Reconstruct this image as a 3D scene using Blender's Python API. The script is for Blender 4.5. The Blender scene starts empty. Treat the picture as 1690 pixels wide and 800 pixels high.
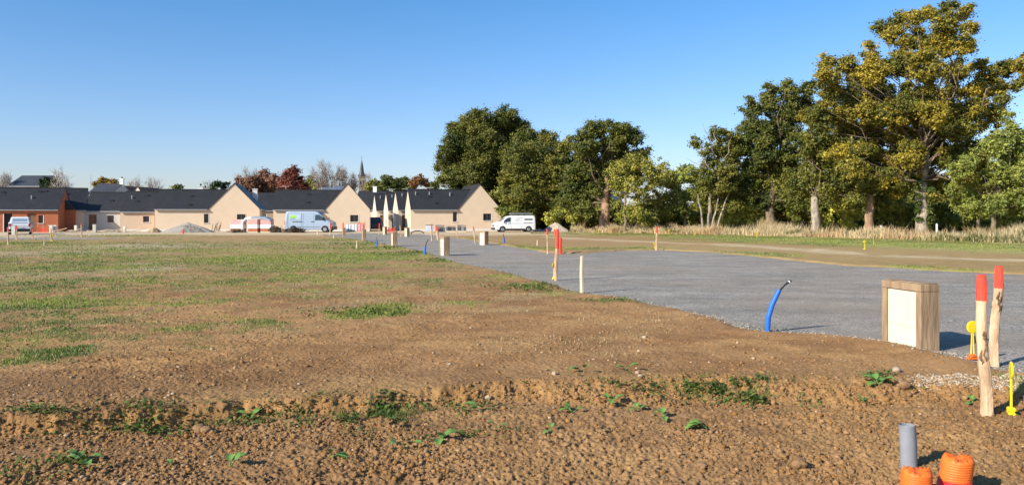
import bpy, math, random
import numpy as np
from mathutils import Vector, Matrix
random.seed(7); RNG = np.random.default_rng(11)
SC = bpy.context.scene; COL = SC.collection
H = 1.65; F = 1250.0; HZ = 360.0

# ------------------------------------------------ camera, sky, sun, exposure
cam = bpy.data.cameras.new('camera'); cam.sensor_width = 36; cam.lens = 36*F/1690
cam.shift_y = -40/1690; cam.clip_end = 6000
camo = bpy.data.objects.new('camera', cam); COL.objects.link(camo)
camo.location = (0, 0, H); camo.rotation_euler = (math.radians(90), 0, 0); SC.camera = camo
SUNV = Vector((-1.5, -1.15, 1.0)).normalized()
SUN_EL = math.asin(SUNV.z); SUN_AZ = math.atan2(SUNV.x, SUNV.y)
w = bpy.data.worlds.new('World'); SC.world = w; w.use_nodes = True
nt = w.node_tree; bg = nt.nodes['Background']; sky = nt.nodes.new('ShaderNodeTexSky')
sky.sky_type = 'NISHITA'; sky.sun_disc = False; sky.sun_elevation = SUN_EL; sky.sun_rotation = SUN_AZ
sky.altitude = 50; sky.air_density = 1.0; sky.dust_density = 0.6; sky.ozone_density = 1.6
# autumn anticyclone sky: deeper blue than the model's, paler and bluish low down
stc = nt.nodes.new('ShaderNodeTexCoord'); ssp = nt.nodes.new('ShaderNodeSeparateXYZ'); nt.links.new(stc.outputs['Generated'], ssp.inputs[0])
srp = nt.nodes.new('ShaderNodeValToRGB'); nt.links.new(ssp.outputs[2], srp.inputs[0])
srp.color_ramp.elements[0].position = 0.0; srp.color_ramp.elements[0].color = (0.99, 0.97, 1.22, 1)
srp.color_ramp.elements[1].position = 0.28; srp.color_ramp.elements[1].color = (0.51, 0.93, 1.29, 1)
smx = nt.nodes.new('ShaderNodeMixRGB'); smx.blend_type = 'MULTIPLY'; smx.inputs[0].default_value = 1
nt.links.new(sky.outputs[0], smx.inputs[1]); nt.links.new(srp.outputs[0], smx.inputs[2])
nt.links.new(smx.outputs[0], bg.inputs[0]); bg.inputs[1].default_value = 0.092
sl = bpy.data.lights.new('sun', 'SUN'); sl.energy = 5.0; sl.angle = math.radians(0.5); sl.color = (1.0, 0.92, 0.79)
so = bpy.data.objects.new('sun', sl); COL.objects.link(so)
so.rotation_euler = SUNV.to_track_quat('Z', 'Y').to_euler(); so.location = (-30, -20, 30)
SC.view_settings.view_transform = 'Standard'; SC.view_settings.look = 'None'
SC.view_settings.exposure = 0.62; SC.view_settings.gamma = 1.0
SC.cycles.max_bounces = 6; SC.cycles.transparent_max_bounces = 6

# ------------------------------------------------ places
def G(px, py): Y = H*F/(py-HZ); return ((px-845)/F*Y, Y)
def PX(px, Y): return (px-845)/F*Y
def PZ(py, Y): return H-(py-HZ)/F*Y

# ------------------------------------------------ materials
MATS = {}
def newmat(name):
    m = bpy.data.materials.new(name); m.use_nodes = True
    return m, m.node_tree, m.node_tree.nodes['Principled BSDF']
def mat(name, c, rough=0.8, var=0.15, scale=8.0, bump=0.0, bscale=None, metal=0.0, spec=0.3, stretch=(1,1,1), c2=None, sub=None):
    if name in MATS: return MATS[name]
    m, t, b = newmat(name)
    b.inputs['Roughness'].default_value = rough; b.inputs['Metallic'].default_value = metal
    b.inputs['Specular IOR Level'].default_value = spec
    tc = t.nodes.new('ShaderNodeTexCoord'); mp = t.nodes.new('ShaderNodeMapping'); mp.inputs['Scale'].default_value = stretch
    t.links.new(tc.outputs['Object'], mp.inputs[0])
    n = t.nodes.new('ShaderNodeTexNoise'); n.inputs['Scale'].default_value = scale; n.inputs['Detail'].default_value = 6
    n.inputs['Roughness'].default_value = 0.65
    t.links.new(mp.outputs[0], n.inputs['Vector'])
    r = t.nodes.new('ShaderNodeValToRGB'); r.color_ramp.elements[0].position = 0.3; r.color_ramp.elements[1].position = 0.7
    c2 = c2 or tuple(max(0, x*(1-2*var)) for x in c)
    r.color_ramp.elements[0].color = (*c2, 1); r.color_ramp.elements[1].color = (*[min(1, x*(1+var)) for x in c], 1)
    t.links.new(n.outputs['Fac'], r.inputs[0]); t.links.new(r.outputs[0], b.inputs['Base Color'])
    if bump:
        n2 = t.nodes.new('ShaderNodeTexNoise'); n2.inputs['Scale'].default_value = bscale or scale*4; n2.inputs['Detail'].default_value = 5
        t.links.new(mp.outputs[0], n2.inputs['Vector'])
        bp = t.nodes.new('ShaderNodeBump'); bp.inputs['Strength'].default_value = bump; bp.inputs['Distance'].default_value = 0.02
        t.links.new(n2.outputs['Fac'], bp.inputs['Height']); t.links.new(bp.outputs[0], b.inputs['Normal'])
    MATS[name] = m; return m
def attrmat(name, rough=0.9, noise=0.25, scale=20.0, bump=0.0, bscale=60, trans=0.0, spec=0.2):
    if name in MATS: return MATS[name]
    m, t, b = newmat(name); b.inputs['Roughness'].default_value = rough; b.inputs['Specular IOR Level'].default_value = spec
    a = t.nodes.new('ShaderNodeAttribute'); a.attribute_name = 'Col'
    out = a.outputs['Color']
    tc = t.nodes.new('ShaderNodeTexCoord')
    if noise:
        n = t.nodes.new('ShaderNodeTexNoise'); n.inputs['Scale'].default_value = scale; n.inputs['Detail'].default_value = 8; n.inputs['Roughness'].default_value = 0.7
        t.links.new(tc.outputs['Object'], n.inputs['Vector'])
        mr = t.nodes.new('ShaderNodeMapRange'); mr.inputs[1].default_value = 0.3; mr.inputs[2].default_value = 0.7
        mr.inputs[3].default_value = 1-noise; mr.inputs[4].default_value = 1+noise
        t.links.new(n.outputs['Fac'], mr.inputs[0])
        vm = t.nodes.new('ShaderNodeVectorMath'); vm.operation = 'SCALE'
        t.links.new(out, vm.inputs[0]); t.links.new(mr.outputs[0], vm.inputs['Scale']); out = vm.outputs[0]
    t.links.new(out, b.inputs['Base Color'])
    if bump:
        n2 = t.nodes.new('ShaderNodeTexNoise'); n2.inputs['Scale'].default_value = bscale; n2.inputs['Detail'].default_value = 6; n2.inputs['Roughness'].default_value = 0.7
        t.links.new(tc.outputs['Object'], n2.inputs['Vector'])
        bp = t.nodes.new('ShaderNodeBump'); bp.inputs['Strength'].default_value = bump; bp.inputs['Distance'].default_value = 0.02
        t.links.new(n2.outputs['Fac'], bp.inputs['Height']); t.links.new(bp.outputs[0], b.inputs['Normal'])
    if trans:
        tr = t.nodes.new('ShaderNodeBsdfTranslucent'); mx = t.nodes.new('ShaderNodeMixShader'); mx.inputs[0].default_value = trans
        t.links.new(out, tr.inputs[0]); t.links.new(b.outputs[0], mx.inputs[1]); t.links.new(tr.outputs[0], mx.inputs[2])
        t.links.new(mx.outputs[0], t.nodes['Material Output'].inputs[0])
    MATS[name] = m; return m

def wallmat(name, c, brick=None):
    if name in MATS: return MATS[name]
    m = mat(name, c, 0.95, 0.03, .8, 0.2, 60)
    t = m.node_tree; b = t.nodes['Principled BSDF']
    if brick:
        base = [n for n in t.nodes if n.type == 'VALTORGB'][0]
        tc = t.nodes.new('ShaderNodeTexCoord'); sp = t.nodes.new('ShaderNodeSeparateXYZ'); t.links.new(tc.outputs['Object'], sp.inputs[0])
        ad = t.nodes.new('ShaderNodeMath'); t.links.new(sp.outputs[0], ad.inputs[0]); t.links.new(sp.outputs[1], ad.inputs[1])
        cb = t.nodes.new('ShaderNodeCombineXYZ'); t.links.new(ad.outputs[0], cb.inputs[0]); t.links.new(sp.outputs[2], cb.inputs[1])
        bk = t.nodes.new('ShaderNodeTexBrick'); bk.inputs['Scale'].default_value = 1.0
        bk.inputs['Brick Width'].default_value = 0.5; bk.inputs['Row Height'].default_value = 0.25; bk.inputs['Mortar Size'].default_value = 0.012
        bk.inputs['Color1'].default_value = (*c, 1); bk.inputs['Color2'].default_value = (*brick, 1); bk.inputs['Mortar'].default_value = (c[0]*0.7, c[1]*0.8, c[2]*0.9, 1)
        t.links.new(cb.outputs[0], bk.inputs['Vector'])
        mx = t.nodes.new('ShaderNodeMixRGB'); mx.inputs[0].default_value = 0.25
        t.links.new(bk.outputs[0], mx.inputs[1]); t.links.new(base.outputs[0], mx.inputs[2]); t.links.new(mx.outputs[0], b.inputs['Base Color'])
    return m
def slatemat(name, c, rough=0.5, spec=0.32):
    if name in MATS: return MATS[name]
    m, t, b = newmat(name); b.inputs['Roughness'].default_value = rough; b.inputs['Specular IOR Level'].default_value = spec
    tc = t.nodes.new('ShaderNodeTexCoord'); sp = t.nodes.new('ShaderNodeSeparateXYZ'); t.links.new(tc.outputs['Object'], sp.inputs[0])
    ad = t.nodes.new('ShaderNodeMath'); t.links.new(sp.outputs[0], ad.inputs[0]); t.links.new(sp.outputs[1], ad.inputs[1])
    cb = t.nodes.new('ShaderNodeCombineXYZ'); t.links.new(ad.outputs[0], cb.inputs[0]); t.links.new(sp.outputs[2], cb.inputs[1])
    bk = t.nodes.new('ShaderNodeTexBrick'); bk.inputs['Scale'].default_value = 1
    bk.inputs['Brick Width'].default_value = 0.22; bk.inputs['Row Height'].default_value = 0.09; bk.inputs['Mortar Size'].default_value = 0.006
    bk.inputs['Color1'].default_value = (*c, 1); bk.inputs['Color2'].default_value = (*[x*1.35 for x in c], 1); bk.inputs['Mortar'].default_value = (*[x*0.45 for x in c], 1)
    t.links.new(cb.outputs[0], bk.inputs['Vector'])
    n = t.nodes.new('ShaderNodeTexNoise'); n.inputs['Scale'].default_value = 0.7; t.links.new(tc.outputs['Object'], n.inputs['Vector'])
    mr = t.nodes.new('ShaderNodeMapRange'); mr.inputs[3].default_value = 0.75; mr.inputs[4].default_value = 1.25; t.links.new(n.outputs['Fac'], mr.inputs[0])
    vm = t.nodes.new('ShaderNodeVectorMath'); vm.operation = 'SCALE'; t.links.new(bk.outputs[0], vm.inputs[0]); t.links.new(mr.outputs[0], vm.inputs['Scale'])
    t.links.new(vm.outputs[0], b.inputs['Base Color']); MATS[name] = m; return m

# ------------------------------------------------ object helpers
def tag(o, label=None, cat=None, group=None, kind=None):
    if label: o['label'] = label
    if cat: o['category'] = cat
    if group: o['group'] = group
    if kind: o['kind'] = kind
    return o
def thing(name, label, cat, loc=(0,0,0), rz=0.0, group=None):
    o = bpy.data.objects.new(name, None); COL.objects.link(o); o.location = loc; o.rotation_euler = (0, 0, rz)
    o.empty_display_size = 0.2
    return tag(o, label, cat, group)
class MB:
    def __init__(s): s.v = []; s.f = []; s.mi = []
    def face(s, pts, mi=0):
        n = len(s.v); s.v += [tuple(p) for p in pts]; s.f.append(tuple(range(n, n+len(pts)))); s.mi.append(mi)
    def box(s, x0, x1, y0, y1, z0, z1, mi=0, M=None):
        n = len(s.v); P = [(x0,y0,z0),(x1,y0,z0),(x1,y1,z0),(x0,y1,z0),(x0,y0,z1),(x1,y0,z1),(x1,y1,z1),(x0,y1,z1)]
        if M: P = [tuple(M @ Vector(p)) for p in P]
        s.v += P
        for q in ((0,3,2,1),(4,5,6,7),(0,1,5,4),(1,2,6,5),(2,3,7,6),(3,0,4,7)): s.f.append(tuple(n+i for i in q)); s.mi.append(mi)
    def rbox(s, x0, x1, y0, y1, z0, z1, b=0.01, mi=0):      # box with chamfered edges
        n = len(s.v)
        for z, i in ((z0, b), (z0+b, 0), (z1-b, 0), (z1, b)):
            for (x, y) in ((x0+b+i*.5,y0+i),(x1-b-i*.5,y0+i),(x1-i,y0+b+i*.5),(x1-i,y1-b-i*.5),(x1-b-i*.5,y1-i),(x0+b+i*.5,y1-i),(x0+i,y1-b-i*.5),(x0+i,y0+b+i*.5)):
                s.v.append((x, y, z))
        for k in range(3):
            for j in range(8): s.f.append((n+k*8+j, n+k*8+(j+1)%8, n+(k+1)*8+(j+1)%8, n+(k+1)*8+j)); s.mi.append(mi)
        s.f.append(tuple(n+7-j for j in range(8))); s.f.append(tuple(n+24+j for j in range(8))); s.mi += [mi, mi]
    def tube(s, pts, rad, seg=8, cap=True, mi=0, jit=0.0, rnd=None):
        pts = [Vector(p) for p in pts]; n0 = len(s.v); k = len(pts)
        if not hasattr(rad, '__len__'): rad = [rad]*k
        up = Vector((0.31, 0.95, 0.12)).normalized()
        d0 = (pts[1]-pts[0]).normalized()
        if abs(d0.dot(up)) > 0.9: up = Vector((1, 0, 0.1)).normalized()
        u = d0.cross(up).normalized()
        for i, p in enumerate(pts):
            d = (pts[min(i+1, k-1)]-pts[max(i-1, 0)]).normalized()
            u = (u - d*u.dot(d)).normalized(); v = d.cross(u)
            for j in range(seg):
                a = 2*math.pi*j/seg; r = rad[i]*(1+(rnd or random).uniform(-jit, jit)) if jit else rad[i]
                s.v.append(tuple(p+u*(r*math.cos(a))+v*(r*math.sin(a))))
        for i in range(k-1):
            for j in range(seg):
                s.f.append((n0+i*seg+j, n0+i*seg+(j+1)%seg, n0+(i+1)*seg+(j+1)%seg, n0+(i+1)*seg+j)); s.mi.append(mi)
        if cap:
            s.f.append(tuple(n0+seg-1-j for j in range(seg))); s.f.append(tuple(n0+(k-1)*seg+j for j in range(seg))); s.mi += [mi, mi]
    def build(s, name, mats, parent=None, smooth=False, loc=None, bevel=0):
        me = bpy.data.meshes.new(name); me.from_pydata(s.v, [], s.f)
        if not isinstance(mats, (list, tuple)): mats = [mats]
        for m in mats: me.materials.append(m)
        if len(mats) > 1: me.polygons.foreach_set('material_index', s.mi)
        if smooth: me.polygons.foreach_set('use_smooth', [True]*len(s.f))
        me.update()
        o = bpy.data.objects.new(name, me); COL.objects.link(o)
        if parent: o.parent = parent
        if loc: o.location = loc
        if bevel:
            b = o.modifiers.new('bevel', 'BEVEL'); b.width = bevel; b.segments = 2; b.limit_method = 'ANGLE'
        return o
def npmesh(name, V, Fc, m, col=None, parent=None, smooth=False):
    """V (n,3), Fc (k, 3 or 4) arrays -> one mesh object"""
    me = bpy.data.meshes.new(name); k = Fc.shape[1]
    me.vertices.add(len(V)); me.vertices.foreach_set('co', V.astype(np.float32).ravel())
    me.loops.add(Fc.size); me.loops.foreach_set('vertex_index', Fc.astype(np.int32).ravel())
    me.polygons.add(len(Fc)); me.polygons.foreach_set('loop_start', np.arange(0, Fc.size, k, dtype=np.int32))
    me.update(calc_edges=True)
    if smooth: me.polygons.foreach_set('use_smooth', np.ones(len(Fc), bool))
    if col is not None:
        a = me.color_attributes.new('Col', 'FLOAT_COLOR', 'POINT')
        c = np.ones((len(V), 4), np.float32); c[:, :3] = col; a.data.foreach_set('color', c.ravel())
    me.materials.append(m)
    o = bpy.data.objects.new(name, me); COL.objects.link(o)
    if parent: o.parent = parent
    return o
def copy_tree(o, parent=None):
    c = o.copy(); COL.objects.link(c); c.parent = parent
    for ch in list(o.children): copy_tree(ch, c)
    return c

# ------------------------------------------------ noise
def _h(ix, iy, s):
    h = (ix.astype(np.int64)*374761393 + iy.astype(np.int64)*668265263 + s*1442695041) & 0xffffffff
    h = ((h ^ (h >> 13))*1274126177) & 0xffffffff
    h = ((h ^ (h >> 16))*2246822519) & 0xffffffff
    return ((h ^ (h >> 15)) & 0xffffff)/float(0xffffff)
def vn(x, y, s=0):
    ix = np.floor(x); iy = np.floor(y); fx = x-ix; fy = y-iy
    fx = fx*fx*(3-2*fx); fy = fy*fy*(3-2*fy)
    a = _h(ix, iy, s); b = _h(ix+1, iy, s); c = _h(ix, iy+1, s); d = _h(ix+1, iy+1, s)
    return (a*(1-fx)+b*fx)*(1-fy)+(c*(1-fx)+d*fx)*fy
def fbm(x, y, s=0, o=4):
    r = 0; a = 0.5; t = 0
    for i in range(o):
        r = r+a*vn(x, y, s+i*17); t += a; a *= 0.55; x, y = x*1.93*0.8+y*1.93*0.6+3.1, -x*1.93*0.6+y*1.93*0.8+7.7
    return r/t
def sst(a, b, x): t = np.clip((x-a)/(b-a), 0, 1); return t*t*(3-2*t)
def polydist(X, Y, P):
    """signed distance to a polygon, positive inside"""
    d = np.full(X.shape, 1e9); ins = np.zeros(X.shape, bool); n = len(P)
    for i in range(n):
        ax, ay = P[i]; bx, by = P[(i+1) % n]; ex, ey = bx-ax, by-ay
        t = np.clip(((X-ax)*ex+(Y-ay)*ey)/(ex*ex+ey*ey+1e-9), 0, 1)
        d = np.minimum(d, np.hypot(X-ax-t*ex, Y-ay-t*ey))
        c = ((ay > Y) != (by > Y)); xx = ax+(Y-ay)/(ey if abs(ey) > 1e-9 else 1e-9)*ex
        ins ^= c & (X < xx)
    return np.where(ins, d, -d)
def linedist(X, Y, P):
    d = np.full(X.shape, 1e9)
    for (ax, ay), (bx, by) in zip(P[:-1], P[1:]):
        ex, ey = bx-ax, by-ay; t = np.clip(((X-ax)*ex+(Y-ay)*ey)/(ex*ex+ey*ey+1e-9), 0, 1)
        d = np.minimum(d, np.hypot(X-ax-t*ex, Y-ay-t*ey))
    return d
# ------------------------------------------------ the ground: one sheet, soil field, grass field, sandy building site
ROAD = [G(*p) for p in [(1690,614),(1600,590),(1540,578),(1455,563),(1360,551),(1265,545),(1200,530),(1150,516),(1060,497),(960,482),(900,465),(840,450),(790,440),(740,430),
        (700,415),(640,404),(600,397),(560,391),(535,388.5),(580,384.5),(640,384),(700,386),(760,393),(820,402),(860,409),(900,415),(930,417.5),(960,417.5),(1020,413),(1090,411.5),(1160,415),(1230,421),(1400,437),
        (1560,446),(1690,452)]] + [(30, 20), (30, 4), (8, 6)]
ROADL = [(-100, 57), (-47, 57), (-32.5, 58.5), (-31, 62), (-33, 64.5), (-100, 64)]
LEDX = np.array([-12, -7, -4.2, -2.9, -1.93, -.85, .03, .98, 2.28, 3.5, 4.95, 6.5, 12]); LEDY = np.array([4.9, 5.6, 6.25, 6.7, 7.0, 7.37, 7.7, 7.93, 8.02, 7.87, 7.95, 7.8, 7.5])
LEDW = np.array([.35, .3, .20, .18, .16, .22, .40, .8, .8, .8, .8, .8, .8])
TRACK = [G(*p) for p in [(905,391),(1000,396),(1090,400),(1200,404),(1330,412),(1420,420),(1530,424),(1700,431),(1900,440)]]
def ledge(X, Y):
    yl = np.interp(X, LEDX, LEDY) + (fbm(X*1.6, Y*1.0, 5, 3)-.5)*.26 + (fbm(X*9, Y*5, 9, 2)-.5)*.10
    wd = np.interp(X, LEDX, LEDW)
    return np.clip((yl-Y)/wd, 0, 1)
def rough_amt(X, Y):
    near = 1-sst(14, 60, Y)
    lg = ledge(X, Y); below = sst(.05, .6, lg)
    smooth = sst(.45, .62, fbm(X*.55+3, Y*.8, 31, 3))
    flat = np.exp(-((X+3.9)/1.6)**2-((Y-5.75)/.22)**2)
    return near*(0.75+0.45*below+0.45*smooth)*(1-.8*flat)
def gheight(X, Y, fine=True):
    X = np.asarray(X, float); Y = np.asarray(Y, float)
    lg = ledge(X, Y); t = lg*lg*(3-2*lg)
    z = -0.15*t
    z = z + (fbm(X*.35, Y*.35, 2, 3)-.5)*.06*(1-sst(40, 90, Y)) - .02*sst(0.5, 4, np.interp(X, LEDX, LEDY)-Y)*0
    if fine:
        r = rough_amt(X, Y)
        face = 4*lg*(1-lg)
        z = z + face*((fbm(X*16, Y*4.5, 44, 3)-.5)*.050+(fbm(X*5, Y*5, 45, 2)-.5)*.05)
        big = fbm(X*4.2, Y*4.2, 12, 2)-.5; c1 = 1-np.abs(vn(X*11, Y*11, 50)*2-1); c2 = 1-np.abs(vn(X*23+5, Y*23, 51)*2-1); c3 = vn(X*47, Y*47, 52)-.5
        gate = sst(.38, .6, fbm(X*1.6, Y*1.6, 77, 3))
        z = z + r*(big*.022 + gate*(c1**2*.008 + c2**2*.006) + (c2**2)*.004 + c3*.015 + (vn(X*72, Y*72, 53)-.5)*.012)
    d = np.maximum(polydist(X, Y, ROAD), polydist(X, Y, ROADL)) + (fbm(X*1.3, Y*1.3, 90, 3)-.5)*.35*(1+Y/40)
    z = z*(1-sst(-1.2, 0, d)) + .035*sst(-.9, -.3, d)*(1-sst(-.3, .0, d))
    z = z - .10*sst(-.18, .12, d)
    return z
def mound(X, Y, cx, cy, rx, ry, h, s):
    q = np.sqrt(((X-cx)/rx)**2+((Y-cy)/ry)**2); return h*np.clip(1-q, 0, 1)
GREEN = [(450,428,260,.10,.85),(560,424,170,.10,1.0),(400,426,90,.07,.95),(100,438,150,.09,.6),(60,500,160,.06,.95),(170,492,60,.05,.6),(330,455,170,.09,.5),(430,462,120,.05,.5),(600,515,75,.045,.95),(640,505,50,.03,.8),(780,501,55,.03,.8),(870,473,36,.03,.9),
         (920,483,60,.03,.6),(1010,497,70,.02,.6),(110,580,75,.05,.95),(150,478,120,.08,.5),(40,560,160,.2,.55),(60,401,90,.035,1.0),(200,388,160,.05,.8),(330,384,250,.04,.9),(450,383.5,120,.04,.7),(735,431,40,.03,1.0),(690,418,50,.05,1.0),(640,409,60,.06,1.0),(600,402,60,.06,.9),
         (560,396,60,.05,.9),(330,500,60,.05,.7),(240,660,300,.0,.0),(300,540,80,.05,.4),(200,560,90,.06,.4),(500,470,60,.03,.5),(680,455,80,.06,.4),(700,470,60,.03,.5),(1690,632,40,.03,.9),(440,530,40,.02,.5),(790,445,80,.05,.35),(520,405,160,.03,.2),
         (860,408,50,.05,.9),(950,410,110,.035,.9),(1060,409,60,.03,.8),(1280,421,60,.03,1.0),(1220,417,60,.03,.8),(1500,441,70,.03,1.0),(1600,446,60,.02,.6),(770,396,40,.04,.8),
         (840,386,120,.08,.35),(1000,389,150,.06,.4),(1200,392,150,.12,.8),(1400,400,150,.12,.85),(1600,408,150,.12,.85),(1000,384,200,.06,.6),(1300,397,200,.1,.7)]
def patches(X, Y, L):
    g = np.zeros(X.shape)
    lY = np.log(np.maximum(Y, .5))
    for (px, py, rx, rl, s) in L:
        if s == 0: continue
        cx, cy = G(px, py); g = np.maximum(g, s*np.exp(-((X-cx)/(rx/F*cy))**2-((lY-math.log(cy))/(rl*1.6))**2))
    return g
def greenness(X, Y):
    g = patches(X, Y, GREEN)
    n = fbm(X*.5, Y*.5, 61, 4); n2 = fbm(X*3, Y*3, 66, 3)
    base = .34*sst(10, 20, Y)*(1-sst(-8, 14, X-Y*.0))*(1-sst(45, 62, Y)) + .20*(1-sst(-2.5, -.5, X/np.maximum(Y,1)*6))*sst(7.6, 9.5, Y)
    g = np.maximum(g, base)
    return np.clip(sst(.20, .95, g*1.15+(n-.5)*.9+(n2-.5)*1.0), 0, 1)*sst(.03, .25, g)
def build_ground():
    ys = [-60, -20, -5, 0, 1, 2, 2.6]+list(np.linspace(3, 4.43, 70)); y = 4.45
    while y < 3500:
        ys.append(y); y *= 1.0022 if y < 13 else (1.0042 if y < 60 else (1.012 if y < 130 else 1.12))
    ys = np.array(ys)
    us = np.concatenate([-np.geomspace(9, 1.42, 18), -np.geomspace(1.38, .7225, 150), np.linspace(-.72, .72, 900), np.geomspace(.7225, 1.38, 150), np.geomspace(1.42, 9, 18)])
    U, Yg = np.meshgrid(us, ys); Xg = U*np.maximum(Yg, 4.0)
    X = Xg.ravel(); Y = Yg.ravel()
    Z = gheight(X, Y); q = (np.abs(U.ravel()) > 1.4) | (Y < 2.9); Z[q] = gheight(X[q], Y[q], False)
    V = np.stack([X, Y, Z], 1); nr, nc = Xg.shape
    i = np.arange(nr-1)[:, None]*nc+np.arange(nc-1)[None]; i = i.ravel()
    Fc = np.stack([i, i+1, i+nc+1, i+nc], 1)
    # soil colour
    n1 = fbm(X*.25, Y*.25, 3, 4)[:, None]; n2 = fbm(X*2.3, Y*2.3, 4, 4)[:, None]; n3 = vn(X*25, Y*25, 6)[:, None]
    soilA = np.array([.315, .182, .080]); soilB = np.array([.210, .113, .047]); dry = np.array([.37, .22, .09])
    c = soilB+(soilA-soilB)*sst(.3, .7, n1*.4+n2*.6)
    c = c+(dry-c)*.55*sst(.55, .75, fbm(X*.7, Y*1.4, 8, 4))[:, None]
    c = c*(.86+.28*n3)
    far = sst(12, 45, Y)[:, None]; straw = np.array([.40, .26, .115]); c = c+(straw-c)*far*.6; mid = (sst(7.5, 9, Y)*(1-sst(14, 30, Y)))[:, None]; c = c*(1+.14*mid*np.array([1.15, .9, .6]))
    lg = ledge(X, Y); face = (4*lg*(1-lg))[:, None]; c = c+(np.array([.40, .215, .072])-c)*face*.4
    # dry straw mixed through the field
    st = (sst(.5, .75, fbm(X*1.1, Y*1.1, 14, 4))*sst(9, 16, Y)*(1-sst(-1, 10, X)))[:, None]; c = c+(np.array([.36, .27, .13])-c)*st*.5
    g = greenness(X, Y)[:, None]
    bright = np.maximum(sst(.35, .65, fbm(X*.6, Y*.6, 71, 3)), patches(X, Y, [(480,426,240,.10,1.0)]))[:, None]
    gc = np.array([.13, .15, .04])+(np.array([.21, .25, .045])-np.array([.13, .15, .04]))*bright
    c = c+(gc-c)*np.clip(g*.75, 0, 1)
    # right-hand meadow beyond the road
    md = sst(0, 4, polydist(X, Y, [G(880,386),G(960,388),G(1100,392),G(1300,402),G(1500,414),G(1690,424),(60,30),(80,40),(60,75),(20,100),(2,92)]))[:, None]
    mc = np.array([.38, .34, .11])+(np.array([.26, .28, .07])-np.array([.38, .34, .11]))*sst(.3, .7, n2)
    c = c+(mc-c)*md*.8
    rt = (sst(3, 8, X)*sst(15, 24, Y)*(1-sst(44, 52, Y+X*.2)))[:, None]
    c = c+(np.array([.38, .31, .12])*(.85+.3*n2)-c)*rt*.3
    td = linedist(X, Y, TRACK)+ (fbm(X*.5, Y*.5, 15, 3)-.5)*3
    tk = (1-sst(.3, 1.5, td))[:, None]*(.55+.45*sst(.4, .6, n2)); c = c+(np.array([.56, .44, .28])-c)*tk*.8
    # pale dry dust and the sandy building site in front of the houses
    pd = patches(X, Y, [(230,406,110,.05,.9),(110,416,90,.03,.7),(40,418,80,.04,.6),(250,444,40,.03,.8),(240,435,50,.015,.5),(560,400,80,.015,.8),(60,455,120,.05,.3)])[:, None]
    c = c+(np.array([.47, .38, .26])-c)*pd*(.5+.5*sst(.35, .6, n2))
    sd = (sst(70, 78, Y+fbm(X*.2, Y*.2, 19, 3)*8-4)*(1-sst(120, 140, Y))*(1-sst(3, 10, X)))[:, None]
    c = c+(np.array([.58, .44, .28])*(.8+.4*n2)-c)*sd*.85
    wl = (sst(60, 66, Y)*(1-sst(-44, -36, X)))[:, None]; c = c+(np.array([.52, .42, .29])-c)*wl*.7
    ff = sst(120, 160, Y)[:, None]; c = c+(np.array([.10, .12, .05])-c)*ff
    # a few darker damp spots in the soil
    c = np.clip(c, .01, .9)
    o = npmesh('ground', V, Fc, attrmat('soil_ground', .95, .22, 30, .5, 70), c, smooth=True); tag(o, kind='structure')
build_ground()
def roadmat():
    m = attrless = mat('road_gravel', (.290, .258, .218), .92, .12, 1.4, .8, 55)
    t = m.node_tree; b = t.nodes['Principled BSDF']; rp = [n for n in t.nodes if n.type == 'VALTORGB'][0]
    tc = t.nodes.new('ShaderNodeTexCoord')
    v = t.nodes.new('ShaderNodeTexVoronoi'); v.inputs['Scale'].default_value = 45; t.links.new(tc.outputs['Object'], v.inputs['Vector'])
    sp = t.nodes.new('ShaderNodeSeparateXYZ'); t.links.new(v.outputs['Color'], sp.inputs[0])
    mr = t.nodes.new('ShaderNodeMapRange'); mr.inputs[3].default_value = .45; mr.inputs[4].default_value = 1.55; t.links.new(sp.outputs[0], mr.inputs[0])
    vm = t.nodes.new('ShaderNodeVectorMath'); vm.operation = 'SCALE'; t.links.new(rp.outputs[0], vm.inputs[0]); t.links.new(mr.outputs[0], vm.inputs['Scale'])
    # faint wheel marks stretched along the road
    mp = t.nodes.new('ShaderNodeMapping'); mp.inputs['Rotation'].default_value = (0, 0, -.25); mp.inputs['Scale'].default_value = (.3, .9, 1); t.links.new(tc.outputs['Object'], mp.inputs[0])
    n = t.nodes.new('ShaderNodeTexNoise'); n.inputs['Scale'].default_value = 1.0; n.inputs['Detail'].default_value = 7; t.links.new(mp.outputs[0], n.inputs['Vector'])
    m2 = t.nodes.new('ShaderNodeMapRange'); m2.inputs[1].default_value = .35; m2.inputs[2].default_value = .65; m2.inputs[3].default_value = .84; m2.inputs[4].default_value = 1.18; t.links.new(n.outputs['Fac'], m2.inputs[0])
    v2 = t.nodes.new('ShaderNodeVectorMath'); v2.operation = 'SCALE'; t.links.new(vm.outputs[0], v2.inputs[0]); t.links.new(m2.outputs[0], v2.inputs['Scale'])
    # earth carried onto the gravel
    n3 = t.nodes.new('ShaderNodeTexNoise'); n3.inputs['Scale'].default_value = .22; n3.inputs['Detail'].default_value = 8; n3.inputs['Roughness'].default_value = .62; t.links.new(tc.outputs['Object'], n3.inputs['Vector'])
    m3 = t.nodes.new('ShaderNodeMapRange'); m3.inputs[1].default_value = .47; m3.inputs[2].default_value = .66; m3.inputs[3].default_value = 0; m3.inputs[4].default_value = .65; t.links.new(n3.outputs['Fac'], m3.inputs[0])
    mx = t.nodes.new('ShaderNodeMixRGB'); mx.inputs[2].default_value = (.30, .235, .165, 1); t.links.new(m3.outputs[0], mx.inputs[0]); t.links.new(v2.outputs[0], mx.inputs[1])
    t.links.new(mx.outputs[0], b.inputs['Base Color']); return m
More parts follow.
